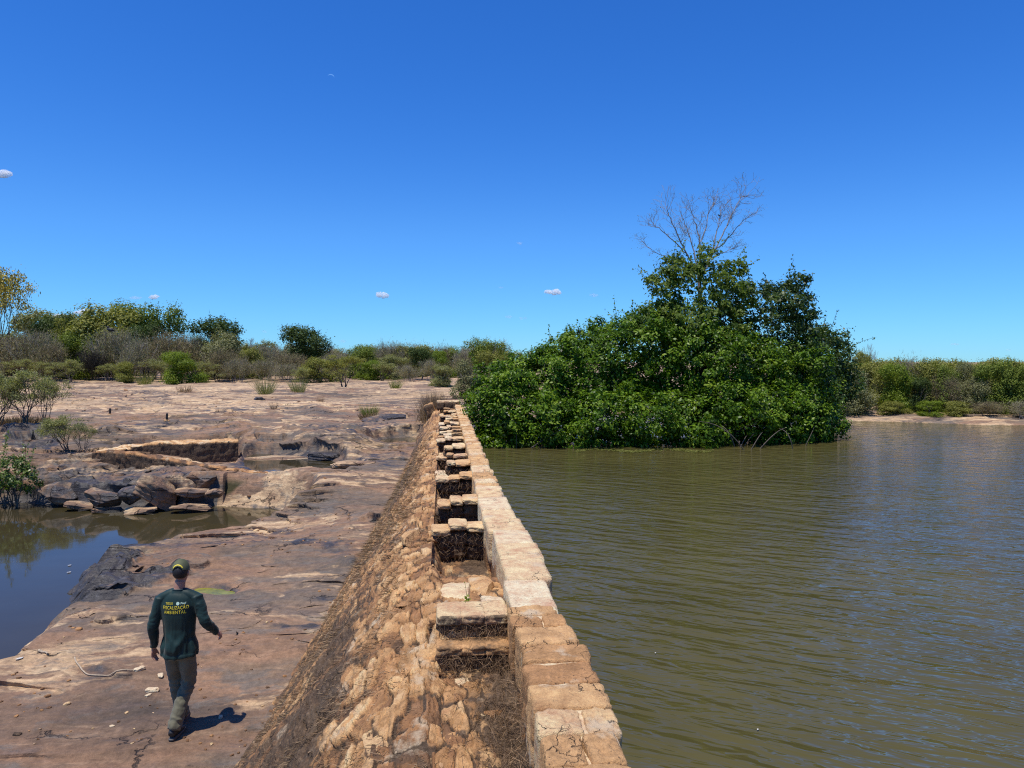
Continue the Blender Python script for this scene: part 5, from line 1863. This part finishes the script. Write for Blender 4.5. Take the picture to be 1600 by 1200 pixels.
def stick(path, z, r, label, name='dead_branch'):
    g = Geo()
    P = []
    for a, b in path:
        c = at(a, b, z)
        P.append(Vector((c.x, c.y, 0)))
    pts = []
    for i in range(len(P) - 1):
        for t in np.linspace(0, 1, 6, endpoint=False):
            pts.append(P[i].lerp(P[i + 1], t))
    pts.append(P[-1])
    A = np.array([tuple(p) for p in pts])
    for _ in range(3):
        A[1:-1] = (A[:-2] + A[2:] + 2 * A[1:-1]) / 4
    A[:, 2] = terrain(A[:, 0], A[:, 1], False)[0] + r * 1.4
    g.tube(A, np.linspace(r, r * .6, len(A)), 6)
    o = g.build(name, M_STICK, None, True)
    return tag(o, label, 'branch')


stick([(117, 1044), (120, 1052), (128, 1060), (140, 1067), (165, 1068), (200, 1065), (215, 1062)], 0, .010, 'curved pale stick lying on the rock left of the man')
stick([(61, 1030), (68, 1034), (75, 1040)], 0, .016, 'short stub of pale wood near the left edge')
peb = [(238, 1086, .07, 'flat pale stone chip near the walking man, larger of two'), (232, 1093, .035, 'tiny pale stone chip beside the larger one'), (251, 1065, .05, 'pale sliver of stone above the two chips'),
       (27, 1150, .04, 'small dark pebble in the lower left corner'), (218, 1061, .06, 'lumpy tan stone at the end of the curved stick'), (345, 1124, .035, 'white chip in front of the shadow of the man'), (175, 1137, .025, 'tiny white speck on the rock below the stick')]
for i, (a, b, r, lb) in enumerate(peb):
    c = at(a, b, 0)
    S2 = Stones()
    S2.add((0, 0, 0), (r, r * .55, r * .35), (0, 0, i), 4, .2, i + 60, 8, .05 if 'dark' in lb else .98, .8 if 'dark' in lb else 0)
    o = S2.build('stone_chip')
    o.location = (c.x, c.y, HZ(c.x, c.y) + r * .2)
    tag(o, lb, 'stone', 'loose chips on the rock')
# floating bits
M_WHITE = simple_mat('white_scrap', (.55, .52, .46), .6, .1, 20)
for a, b, r, lb, zz in [(31, 1045, .04, 'white scrap lying on the rock near the left edge', 0), (109, 884, .035, 'white fleck floating on the pond, nearer one', POND_Z), (108, 895, .04, 'white fleck floating on the pond, second one', POND_Z), (1184, 1142, .010, 'small reddish leaf floating on the reservoir', RES_Z), (1024, 1022, .010, 'tiny fleck floating on the reservoir near the dam', RES_Z)]:
    c = at(a, b, zz)
    S2 = Stones()
    S2.add((0, 0, 0), (r, r * .5, r * .12), (0, .05, 1), 3, .3, int(a), 8, .9, 0)
    o = S2.build('floating_fleck' if zz else 'white_scrap', M_WHITE)
    o.location = (c.x, c.y, (HZ(c.x, c.y) if zz == 0 else zz) + .012)
    tag(o, lb, 'debris', 'small scraps')

# ================================================================= CLOUDS, MOON
M_CLOUD = bpy.data.materials.new('cloud')
M_CLOUD.use_nodes = True
t_ = M_CLOUD.node_tree
t_.nodes.clear()
o_ = t_.nodes.new('ShaderNodeOutputMaterial')
v_ = t_.nodes.new('ShaderNodeVolumeScatter')
v_.inputs['Color'].default_value = (1, 1, 1, 1)
v_.inputs['Density'].default_value = .06
t_.links.new(v_.outputs[0], o_.inputs['Volume'])
bpy.context.scene.cycles.volume_bounces = 10
M_CLOUD2 = M_CLOUD.copy(); M_CLOUD2.name = 'thin_cloud'
M_CLOUD2.node_tree.nodes['Volume Scatter'].inputs['Density'].default_value = .014
CL = [(597, 461, 24, 13, 1, 'bright small white cloud above the far trees, left of centre'), (864, 456, 28, 11, 1, 'small white cloud to the left of the bare tree'), (928, 461, 16, 6, 0, 'faint wisp right of the small white cloud'),
      (795, 495, 14, 5, 0, 'left wisp of a pair low over the dam end'), (817, 497, 13, 6, 0, 'right wisp of a pair low over the dam end'), (812, 380, 11, 5, 0, 'tiny wisp high above the middle'), (2, 271, 34, 14, 1, 'ragged white cloud cut by the left edge'),
      (242, 464, 19, 7, 1, 'thin white cloud above the widest olive dome'), (212, 465, 20, 6, 0, 'faint wisp left of the thin cloud over the dome'), (131, 487, 30, 9, 1, 'flat white cloud touching the dome tree'), (97, 495, 30, 10, 1, 'low white cloud behind the dark green tree'),
      (413, 518, 9, 5, 0, 'small wisp right of the upright dark tree'), (448, 518, 24, 5, 0, 'long wisp left of the isolated round crown'), (783, 449, 9, 4, 0, 'very faint speck of cloud in the middle'), (1492, 538, 16, 5, 0, 'faint wisp over the right bank'),
      (1576, 547, 9, 5, 0, 'small wisp near the right edge'), (1577, 573, 12, 6, 0, 'lowest wisp over the right bank'), (536, 533, 12, 5, 0, 'low wisp right of the isolated round crown')]
for i, (a, b, ww, hh, solid, lb) in enumerate(CL):
    D_ = 6000
    c = atd(a, b, D_)
    sx, sz = ww / 2 / F * D_, hh / 2 / F * D_
    g = Geo()
    rn2 = random.Random(i)
    for k in range(7):
        D, Fq = CS[12]
        u = rn2.uniform(-.75, .75)
        r = (1 - abs(u)) * .5 + .22
        nz = fbm(D[:, 0] * 2 + k, D[:, 1] * 2 + i, D[:, 2] * 2, seed=k, octs=3)
        g.add((D * (1 + .35 * nz[:, None])) * np.array([sx * r * .8, sx * r * .6, sz * r * 1.1]) + np.array([u * sx, rn2.uniform(-.2, .2) * sx, sz * rn2.uniform(-.35, .25)]), Fq)
    o = g.build('cloud', M_CLOUD if solid else M_CLOUD2, None, True)
    o.location = c
    tag(o, lb, 'cloud', 'small clouds')
# moon: thin sunlit crescent
V, Fq = [], []
nn = 24
for i in range(nn + 1):
    th = math.radians(12 + 156 * i / nn)
    t = math.sin(math.pi * i / nn)
    for rr, yy in ((1.0, 0), (1 - .30 * t, 0), (1 - .15 * t, -.08)):
        V.append((math.cos(th) * rr, yy, math.sin(th) * rr))
for i in range(nn):
    for a, b in ((0, 2), (2, 1), (1, 0)):
        Fq.append((i * 3 + a, i * 3 + b, i * 3 + 3 + b, i * 3 + 3 + a))
MM = NT('moonlight')
MM.m.node_tree.nodes.remove(MM.b)
em = MM.n('Emission'); em.inputs[0].default_value = (.13, .35, .88, 1); em.inputs[1].default_value = 1
MM.t.links.new(em.outputs[0], MM.out.inputs[0])
c = atd(517, 121, 20000)
o = mesh_np('moon', np.array(V) * (5.2 / F * 20000), np.array(Fq), MM.m)
o.location = c
o.rotation_euler = (0, .25, 0)
tag(o, 'thin pale crescent moon high in the blue sky', 'moon')


# ================================================================= PERSON
def loft(secs, n=22, xdir=(1, 0, 0)):
    """secs: list of (centre, rx, ry). Rings perpendicular to the path, capped."""
    P = np.array([s[0] for s in secs], float)
    T = np.gradient(P, axis=0); T /= np.linalg.norm(T, axis=1, keepdims=True) + 1e-9
    a = np.linspace(0, 2 * math.pi, n, endpoint=False)
    rings = []
    for i, (c, rx, ry) in enumerate(secs):
        x = np.array(xdir, float); x = x - T[i] * (x @ T[i]); x /= np.linalg.norm(x)
        y = np.cross(T[i], x)
        rings.append(P[i] + rx * np.cos(a)[:, None] * x + ry * np.sin(a)[:, None] * y)
    V = np.concatenate(rings + [P[:1], P[-1:]])
    m_ = len(secs)
    idx = np.arange(m_ * n).reshape(m_, n)
    q = np.stack([idx[:-1], np.roll(idx[:-1], -1, 1), np.roll(idx[1:], -1, 1), idx[1:]], -1).reshape(-1, 4)
    t0 = np.stack([np.roll(idx[0], -1), idx[0], np.full(n, m_ * n)], -1)
    t1 = np.stack([idx[-1], np.roll(idx[-1], -1), np.full(n, m_ * n + 1)], -1)
    return V, q, np.concatenate([t0, t1])


def interp_path(pts, rad, k=5):
    """pts list of 3-vectors, rad list of (rx,ry); smooth resample"""
    P = np.array(pts, float); R = np.array(rad, float)
    m_ = len(P)
    u = np.linspace(0, m_ - 1, (m_ - 1) * k + 1)
    out_ = []
    for t in u:
        i = min(int(t), m_ - 2); f = t - i
        p0, p1, p2, p3 = P[max(i - 1, 0)], P[i], P[i + 1], P[min(i + 2, m_ - 1)]
        c = .5 * ((2 * p1) + (-p0 + p2) * f + (2 * p0 - 5 * p1 + 4 * p2 - p3) * f * f + (-p0 + 3 * p1 - 3 * p2 + p3) * f ** 3)
        r = R[i] * (1 - f) + R[i + 1] * f
        out_.append((c, r[0], r[1]))
    return out_


def ell(c, r, rot=None, n=12):
    D, Fq = CS[n]
    V = D * np.array(r)
    if rot is not None:
        V = V @ np.array(rot).T
    return V + np.array(c), Fq, None


def fuse(name, pieces, voxel, mat, parent, smooth_it=4, disp=None):
    g = Geo()
    for V, q, t in pieces:
        g.add(V, q, t)
    tmp = g.build('tmp', None)
    md = tmp.modifiers.new('r', 'REMESH'); md.mode = 'VOXEL'; md.voxel_size = voxel; md.use_smooth_shade = True
    if smooth_it:
        sm = tmp.modifiers.new('s', 'SMOOTH'); sm.iterations = smooth_it; sm.factor = .5
    dg = bpy.context.evaluated_depsgraph_get()
    me = bpy.data.meshes.new_from_object(tmp.evaluated_get(dg))
    bpy.data.objects.remove(tmp)
    me.name = name
    if disp is not None:
        co = np.zeros(len(me.vertices) * 3, np.float32); me.vertices.foreach_get('co', co); co = co.reshape(-1, 3).astype(float)
        no = np.array([tuple(v.normal) for v in me.vertices])
        co = co + no * disp(co, no)[:, None]
        me.vertices.foreach_set('co', co.astype(np.float32).ravel())
        me.update()
    me.materials.clear()
    me.materials.append(mat)
    for p_ in me.polygons:
        p_.use_smooth = True
    return link(bpy.data.objects.new(name, me), parent)


def hand_pieces(W, d, palm, side, curl=.5, s=1.0):
    """W wrist, d pointing, palm = palm normal, side = thumb side"""
    W, d, palm, side = [np.array(v, float) for v in (W, d, palm, side)]
    d /= np.linalg.norm(d)
    palm -= d * (palm @ d); palm /= np.linalg.norm(palm)
    side = side - d * (side @ d) - palm * (side @ palm); side /= np.linalg.norm(side)
    out_ = [loft([(W - d * .02, .024 * s, .018 * s), (W + d * .015, .027 * s, .017 * s), (W + d * .045, .039 * s, .016 * s), (W + d * .08, .043 * s, .015 * s), (W + d * .098, .037 * s, .011 * s)], 16, side)]
    for k, (o, L, c) in enumerate(((.031, .072, .9), (.011, .080, 1.0), (-.010, .075, 1.12), (-.030, .060, 1.25))):
        p = W + d * (.086 - abs(k - 1) * .003) * s + side * o * s
        pts = [p]
        ang = 0.15
        for L_ in (.42, .32, .26):
            ang += curl * c * .55
            dd = d * math.cos(ang) + palm * math.sin(ang)
            p = p + dd * L * L_ * s
            pts.append(p)
        out_.append(loft(interp_path(pts, [(.0098 * s, .009 * s), (.009 * s, .0085 * s), (.0083 * s, .008 * s), (.0068 * s, .0065 * s)], 3), 8, side))
    p = W + d * .022 * s + side * .026 * s
    pts = [p]
    for L_, a_, b_ in ((.036, .55, .25), (.030, .35, .35), (.024, .2, .4)):
        dd = d * 1.0 + side * a_ + palm * b_; dd /= np.linalg.norm(dd)
        p = p + dd * L_ * s
        pts.append(p)
    out_.append(loft(interp_path(pts, [(.014 * s, .012 * s), (.011 * s, .010 * s), (.010 * s, .009 * s), (.0075 * s, .007 * s)], 3), 8, palm))
    return out_


PX, PY = -2.60, 7.60
GZ = HZ(PX, PY - .15)

# joints (x right, y ahead of him, z up)
SH_L, EL_L, WR_L = (-.185, .0, 1.405), (-.265, -.035, 1.13), (-.287, .02, .885)
SH_R, EL_R, WR_R = (.185, .0, 1.405), (.292, -.05, 1.165), (.372, .085, 1.00)
HP_L, KN_L, AN_L = (-.085, .0, .90), (-.092, .13, .50), (-.055, .22, .105)
HP_R, KN_R, AN_R = (.085, .0, .90), (.062, .085, .49), (-.018, -.14, .115)


def scol(a, b, c):
    return a, b, c


skin = NT('skin')
sc_ = skin.coord()
M_SKIN = skin.p(Base_Color=skin.ramp(skin.noise(sc_, 14, 4), [(.3, (.34, .16, .10)), (.7, (.46, .235, .155))]), Roughness=.5, Subsurface_Weight=.08, Subsurface_Radius=(.02, .008, .004))


def arm(sh, el, wr, r0=.052, r1=.040, r2=.027):
    m1 = tuple(np.array(sh) * .5 + np.array(el) * .5); m2 = tuple(np.array(el) * .6 + np.array(wr) * .4)
    return loft(interp_path([sh, m1, el, m2, wr], [(r0, r0), (r0 * .95, r0 * .95), (r1, r1), (r1 * 1.02, r1 * 1.02), (r2, r2 * .8)], 4), 14)


def leg(hp, kn, an, a=.078, b=.052, c=.052, d=.036):
    hp, kn, an = map(np.array, (hp, kn, an))
    m1 = hp * .5 + kn * .5; m2 = kn * .65 + an * .35 + np.array([0, -.012, 0])
    return loft(interp_path([hp, m1, kn, m2, an], [(a, a), (a * .88, a * .9), (b, b), (c, c), (d, d)], 4), 16)


tilt = Matrix.Rotation(-.18, 3, 'X')
HC = np.array([.012, .035, 1.655])


def hd(p):
    """head-local to person space"""
    return np.array(tilt @ Vector(p)) + HC


pieces = [
    loft(interp_path([(0, 0, .84), (0, -.005, .95), (0, 0, 1.06), (0, 0, 1.2), (0, -.005, 1.33), (0, 0, 1.43), (.003, .01, 1.49), (.01, .022, 1.57)],
                     [(.14, .10), (.145, .10), (.13, .09), (.15, .10), (.165, .10), (.11, .08), (.056, .058), (.055, .06)], 4), 24),
    arm(SH_L, EL_L, WR_L), arm(SH_R, EL_R, WR_R), leg(HP_L, KN_L, AN_L), leg(HP_R, KN_R, AN_R),
    ell(hd((0, -.005, .025)), (.077, .098, .098), tilt), ell(hd((0, .03, -.035)), (.062, .072, .082), tilt), ell(hd((0, .06, -.085)), (.034, .034, .028), tilt),
    ell(hd((0, .100, -.022)), (.013, .020, .016), tilt), ell(hd((0, .092, .0)), (.009, .012, .026), tilt), ell(hd((0, .094, -.06)), (.024, .010, .009), tilt),
    ell(hd((0, .083, .032)), (.05, .014, .012), tilt),
    ell(hd((-.079, .0, -.01)), (.009, .020, .033), tilt), ell(hd((.079, .0, -.01)), (.009, .020, .033), tilt),
    loft([((AN_L[0], AN_L[1] - .03, .06), .035, .04), ((AN_L[0], AN_L[1] + .05, .045), .038, .03), ((AN_L[0] - .005, AN_L[1] + .14, .03), .038, .02)], 12),
    loft([((AN_R[0], AN_R[1] - .03, .07), .035, .04), ((AN_R[0], AN_R[1] + .05, .05), .038, .03), ((AN_R[0] + .005, AN_R[1] + .14, .03), .038, .02)], 12),
]
pieces += hand_pieces(WR_L, (-.02, .12, -1), (.9, -.2, 0), (0, 1, .1), .45)
pieces += hand_pieces(WR_R, (.30, .75, -.55), (-.7, .1, -.5), (-.3, .6, .6), .8)
person = fuse('person', pieces, .0052, M_SKIN, None, 2)
person.location = (PX, PY, GZ)
person.scale = (.895, .93, .962)
tag(person, 'man in green long sleeved shirt, olive cap and dark trousers walking on the rock', 'person')
# eyes
M_EYE = simple_mat('eyeball', (.75, .72, .70), .2, .02, 5)
for sx in (-1, 1):
    g = Geo()
    V, q, _ = ell(hd((sx * .03, .086, .008)), (.012, .010, .011), tilt, 8)
    g.add(V, q)
    g.build('eye', M_EYE, person, True)

# shirt
m = NT('green_jersey')
c = m.coord()
wv = m.noise(c, 900, 2, .5)
M_SHIRT = m.p(Base_Color=m.ramp(m.noise(c, 5, 4), [(.3, (.004, .020, .017)), (.7, (.007, .029, .024))]), Roughness=.6, Sheen_Weight=.10, Sheen_Roughness=.45, Specular_IOR_Level=.35, Normal=m.bump(wv, .15, .002))


def sleeve(sh, el, wr):
    sh, el, wr = map(np.array, (sh, el, wr))
    m1 = sh * .5 + el * .5; m2 = el * .5 + wr * .5
    return loft(interp_path([sh + [0, 0, .0], m1, el, m2, wr], [(.074, .072), (.064, .064), (.053, .055), (.045, .047), (.036, .037)], 5), 20)


def shirt_disp(co, no):
    x, y, z = co.T
    low = sstep(1.32, .95, z)
    v = .020 * fbm(x * 13, y * 13, z * 2.4, seed=3, octs=3) * (.15 + .85 * low)
    # drag folds across the small of the back above the hem
    d_ = z * 16 - np.abs(x + .01) * 26
    v += .011 * np.sin(d_ + 2.2 * fbm(x * 6, y * 6, z * 6, seed=9, octs=2)) * sstep(1.08, .98, z) * sstep(.80, .88, z) * (np.abs(x) < .2)
    arm_ = (np.abs(x) > .21)
    v += arm_ * .006 * fbm(x * 9, y * 9, z * 26, seed=5, octs=3)
    v += .004 * (z < .84) * (np.abs(x) < .2)
    return v


shirt = fuse('shirt', [
    loft(interp_path([(0, 0, .815), (0, -.004, .90), (0, -.002, 1.0), (0, 0, 1.1), (0, -.004, 1.22), (0, -.006, 1.33), (0, -.002, 1.41), (.002, .004, 1.452), (.004, .01, 1.487)],
                     [(.200, .152), (.192, .144), (.172, .124), (.170, .118), (.184, .122), (.196, .122), (.160, .104), (.095, .082), (.066, .068)], 5), 32),
    loft(interp_path([(-.205, .0, 1.385), (-.10, .0, 1.44), (0, 0, 1.45), (.10, 0, 1.44), (.205, .0, 1.385)], [(.066, .055), (.062, .050), (.06, .06), (.062, .050), (.066, .055)], 4), 18, (0, 1, 0)),
    sleeve(SH_L, EL_L, WR_L), sleeve(SH_R, EL_R, WR_R)], .007, M_SHIRT, person, 5, shirt_disp)
# collar band
M_COL = simple_mat('collar', (.010, .035, .033), .7, .1, 20)
g = Geo()
a = np.linspace(0, 2 * math.pi, 33)
ring = [(.004 + .070 * math.cos(t), .010 + .072 * math.sin(t), 1.480 + .016 * math.sin(t) * -1) for t in a]
g.tube(ring, [.007] * 33, 8)
g.build('collar', M_COL, shirt, True)

# trousers
m = NT('olive_cotton')
c = m.coord()
M_TR = m.p(Base_Color=m.ramp(m.noise(c, 7, 5), [(.3, (.095, .086, .050)), (.7, (.15, .138, .086))]), Roughness=.85, Sheen_Weight=.15, Normal=m.bump(m.noise(c, 60, 4), .2, .002))


def tr_leg(hp, kn, an, s):
    hp, kn, an = map(np.array, (hp, kn, an))
    m1 = hp * .5 + kn * .5; m2 = kn * .5 + an * .5 + np.array([0, -.02, 0])
    end = an + (an - kn) * .05
    return loft(interp_path([hp + [0, 0, .02], m1, kn, m2, end], [(.090, .094), (.088, .092), (.074, .076), (.072, .076), (.070, .078)], 5), 22)


def tr_disp(co, no):
    x, y, z = co.T
    kn = np.exp(-((z - .47) / .10) ** 2) + np.exp(-((z - .15) / .08) ** 2)
    return .006 * fbm(x * 10, y * 10, z * 6, seed=13, octs=3) + .007 * kn * np.sin(z * 95 + x * 30 + 3 * fbm(x * 9, y * 9, z * 9, seed=4, octs=2)) + .004 * fbm(x * 22, y * 22, z * 30, seed=14, octs=2)


trs = fuse('trousers', [loft(interp_path([(0, 0, .78), (0, -.002, .84), (0, 0, .91), (0, 0, .96)], [(.145, .11), (.160, .118), (.145, .100), (.125, .088)], 4), 28),
                        tr_leg(HP_L, KN_L, AN_L, -1), tr_leg(HP_R, KN_R, AN_R, 1)], .0085, M_TR, person, 4, tr_disp)
# back pockets
bv = BVHTree.FromObject(trs, bpy.context.evaluated_depsgraph_get())
for sx in (-1, 1):
    g = Geo()
    n_ = 7
    P = []
    for i in range(n_):
        for j in range(n_):
            x = sx * (.035 + .085 * i / (n_ - 1)); z = .765 - .10 * j / (n_ - 1)
            h = bv.ray_cast(Vector((x, -1, z)), Vector((0, 1, 0)))[0]
            yy = h.y if h else -.1
            P.append((x, yy - .004, z))
    idx = np.arange(n_ * n_).reshape(n_, n_)
    g.add(np.array(P), np.stack([idx[:-1, :-1], idx[1:, :-1], idx[1:, 1:], idx[:-1, 1:]], -1).reshape(-1, 4))
    g.build('back_pocket', M_TR, trs, True)

# shoes
M_SHOE = simple_mat('dark_boot', (.022, .021, .021), .55, .3, 30)
M_SOLE = simple_mat('worn_sole', (.10, .09, .08), .85, .3, 40)


def shoe(an, yaw, pitch):
    x, y, z = an
    R = Matrix.Rotation(yaw, 3, 'Z') @ Matrix.Rotation(pitch, 3, 'X')
    def tr(V):
        return V @ np.array(R).T + np.array([x, y, 0])
    V, q, t = loft(interp_path([(0, -.075, .062), (0, -.045, .075), (0, 0, .075), (0, .06, .058), (0, .13, .042), (0, .185, .035)], [(.030, .030), (.041, .050), (.043, .055), (.044, .040), (.047, .028), (.032, .018)], 4), 20)
    V2, q2, t2 = loft([((0, 0, .06), .042, .048), ((0, -.012, .11), .044, .05), ((0, -.02, .15), .046, .052)], 16)
    lift = .0
    o = fuse('boot', [(tr(V) + [0, 0, lift], q, t), (tr(V2) + [0, 0, lift], q2, t2)], .006, M_SHOE, person, 3)
    D, Fq = CS[12]
    k = 5.0
    qv = D / (np.abs(D) ** k).sum(1)[:, None] ** (1 / k)
    sV = qv * np.array([.046, .135, .014]) + np.array([0, .055, .016])
    sV[:, 0] *= np.where(sV[:, 1] < .0, .84, 1.0)
    mesh_np('sole', tr(sV) + [0, 0, lift], Fq, M_SOLE, o, {'var': np.zeros(len(sV))}, True)


shoe((AN_L[0], AN_L[1], 0), .08, 0.0)
shoe((AN_R[0], AN_R[1], 0), -.12, 0.0)

# hair and cap
M_HAIR = simple_mat('dark_hair', (.012, .009, .008), .6, .4, 60)
V, q, _ = ell(hd((0, -.014, .014)), (.081, .098, .092), tilt, 24)
loc_ = (V - HC) @ np.array(tilt)
keep = (loc_[:, 1] < .035) & (loc_[:, 2] > -.062)
q = q[keep[q].all(1)]
mesh_np('hair', V, q, M_HAIR, person, {'var': np.zeros(len(V))}, True)
m = NT('olive_cap')
c = m.coord()
M_CAP = m.p(Base_Color=m.ramp(m.noise(c, 9, 4), [(.3, (.070, .076, .034)), (.7, (.105, .112, .055))]), Roughness=.85, Normal=m.bump(m.noise(c, 400, 2), .3, .002))
V, q, _ = ell(hd((0, -.006, .030)), (.088, .112, .105), tilt, 24)
loc_ = (V - HC) @ np.array(tilt)
arc = (loc_[:, 1] < -.04) & ((loc_[:, 0] / .048) ** 2 + ((loc_[:, 2] - .012) / .046) ** 2 < 1)
keep = (loc_[:, 2] > .022) & ~arc
q = q[keep[q].all(1)]
cap = mesh_np('cap', V, q, M_CAP, person, {'var': np.zeros(len(V))}, True)
so = cap.modifiers.new('thickness', 'SOLIDIFY'); so.thickness = .003; so.offset = 0
# brim
P = []
nu, nv = 15, 8
for i in range(nu):
    a_ = math.radians(-68 + 136 * i / (nu - 1))
    for j in range(nv):
        t = j / (nv - 1)
        x = math.sin(a_) * (.088 - .006 * t)
        y = -.006 + math.cos(a_) * .110 + t * .075 * math.cos(a_ * .9) ** .7
        z = .030 - .012 * t - 2.4 * x * x
        P.append(hd((x, y, z)))
idx = np.arange(nu * nv).reshape(nu, nv)
br = mesh_np('brim', np.array(P), np.stack([idx[:-1, :-1], idx[1:, :-1], idx[1:, 1:], idx[:-1, 1:]], -1).reshape(-1, 4), M_CAP, cap, {'var': np.zeros(nu * nv)}, True)
so = br.modifiers.new('thickness', 'SOLIDIFY'); so.thickness = .003
M_YEL = simple_mat('yellow_print', (.80, .62, .04), .6, .06, 60, .05)
M_PALE = simple_mat('pale_print', (.55, .72, .55), .6, .06, 60, .05)


def ell_pt(x, z, off=.003):
    """point on the back of the cap ellipsoid"""
    a_ = x / .088; b_ = (z - .030) / .105
    y = -.006 - .112 * math.sqrt(max(0, 1 - a_ * a_ - b_ * b_)) - off
    return hd((x, y, z))


P = []
for i in range(17):
    a_ = math.radians(25 + 130 * i / 16)
    for rr in (.050, .059):
        P.append(ell_pt(math.cos(a_) * rr, .026 + math.sin(a_) * rr))
idx = np.arange(34).reshape(17, 2)
mesh_np('embroidered_arc', np.array(P), np.stack([idx[:-1, 0], idx[:-1, 1], idx[1:, 1], idx[1:, 0]], -1), M_YEL, cap)
P = []
for i in range(5):
    for j in range(5):
        z = .035 + .032 * i / 4; y = -.035 - .022 * j / 4
        b_ = (z - .030) / .105; c_ = (y + .006) / .112
        P.append(hd((-.088 * math.sqrt(1 - b_ * b_ - c_ * c_) - .003, y, z)))
idx = np.arange(25).reshape(5, 5)
mesh_np('side_patch', np.array(P), np.stack([idx[:-1, :-1], idx[1:, :-1], idx[1:, 1:], idx[:-1, 1:]], -1).reshape(-1, 4), M_YEL, cap)

# lettering on the back of the shirt
bv = BVHTree.FromObject(shirt, bpy.context.evaluated_depsgraph_get())


def lettering(text, xc, z, width, hgt, mat, name, bold=.0, shear=0.0):
    cu = bpy.data.curves.new(name, 'FONT')
    cu.body = text
    cu.size = 1
    cu.offset = bold
    cu.shear = shear
    cu.space_character = 1.12
    cu.resolution_u = 3
    tmp = bpy.data.objects.new('tmp', cu)
    C.objects.link(tmp)
    dg = bpy.context.evaluated_depsgraph_get()
    me = bpy.data.meshes.new_from_object(tmp.evaluated_get(dg))
    bpy.data.objects.remove(tmp)
    bm_ = bmesh.new(); bm_.from_mesh(me)
    bmesh.ops.triangulate(bm_, faces=bm_.faces)
    bmesh.ops.subdivide_edges(bm_, edges=[e for e in bm_.edges if e.calc_length() > .25], cuts=2, use_grid_fill=False)
    bmesh.ops.triangulate(bm_, faces=bm_.faces)
    bm_.to_mesh(me); bm_.free()
    co = np.array([tuple(v.co) for v in me.vertices])
    lo, hi = co.min(0), co.max(0)
    sx = width / (hi[0] - lo[0]); sz = hgt / .70
    for v, c0 in zip(me.vertices, co):
        x = xc + (c0[0] - (lo[0] + hi[0]) / 2) * sx
        zz = z + c0[1] * sz
        h = bv.ray_cast(Vector((x, -1, zz)), Vector((0, 1, 0)))
        yy = h[0].y if h[0] else -.12
        v.co = (x, yy - .0035, zz)
    me.materials.clear()
    me.materials.append(mat)
    me.name = name
    return link(bpy.data.objects.new(name, me), shirt)


lettering('FISCALIZAÇÃO', .004, 1.318, .268, .033, M_YEL, 'lettering', .012)
lettering('AMBIENTAL', -.004, 1.272, .235, .033, M_YEL, 'lettering', .012)
lettering('SECRETARIA', -.062, 1.378, .082, .008, M_YEL, 'lettering', .02)
lettering('AMBIENTE', -.062, 1.366, .078, .008, M_YEL, 'lettering', .02)
lettering('Piauí', .085, 1.366, .052, .018, M_PALE, 'lettering', .03)
P = [(0, 0)] + [(math.cos(t) * .017, math.sin(t) * .017) for t in np.linspace(0, 2 * math.pi, 16, endpoint=False)]
V = []
for a_, b_ in P:
    x, z = .030 + a_, 1.374 + b_
    h = bv.ray_cast(Vector((x, -1, z)), Vector((0, 1, 0)))
    V.append((x, (h[0].y if h[0] else -.12) - .0035, z))
mesh_np('round_emblem', np.array(V), np.array([[0, i, i % 16 + 1] for i in range(1, 17)]), M_PALE, shirt)
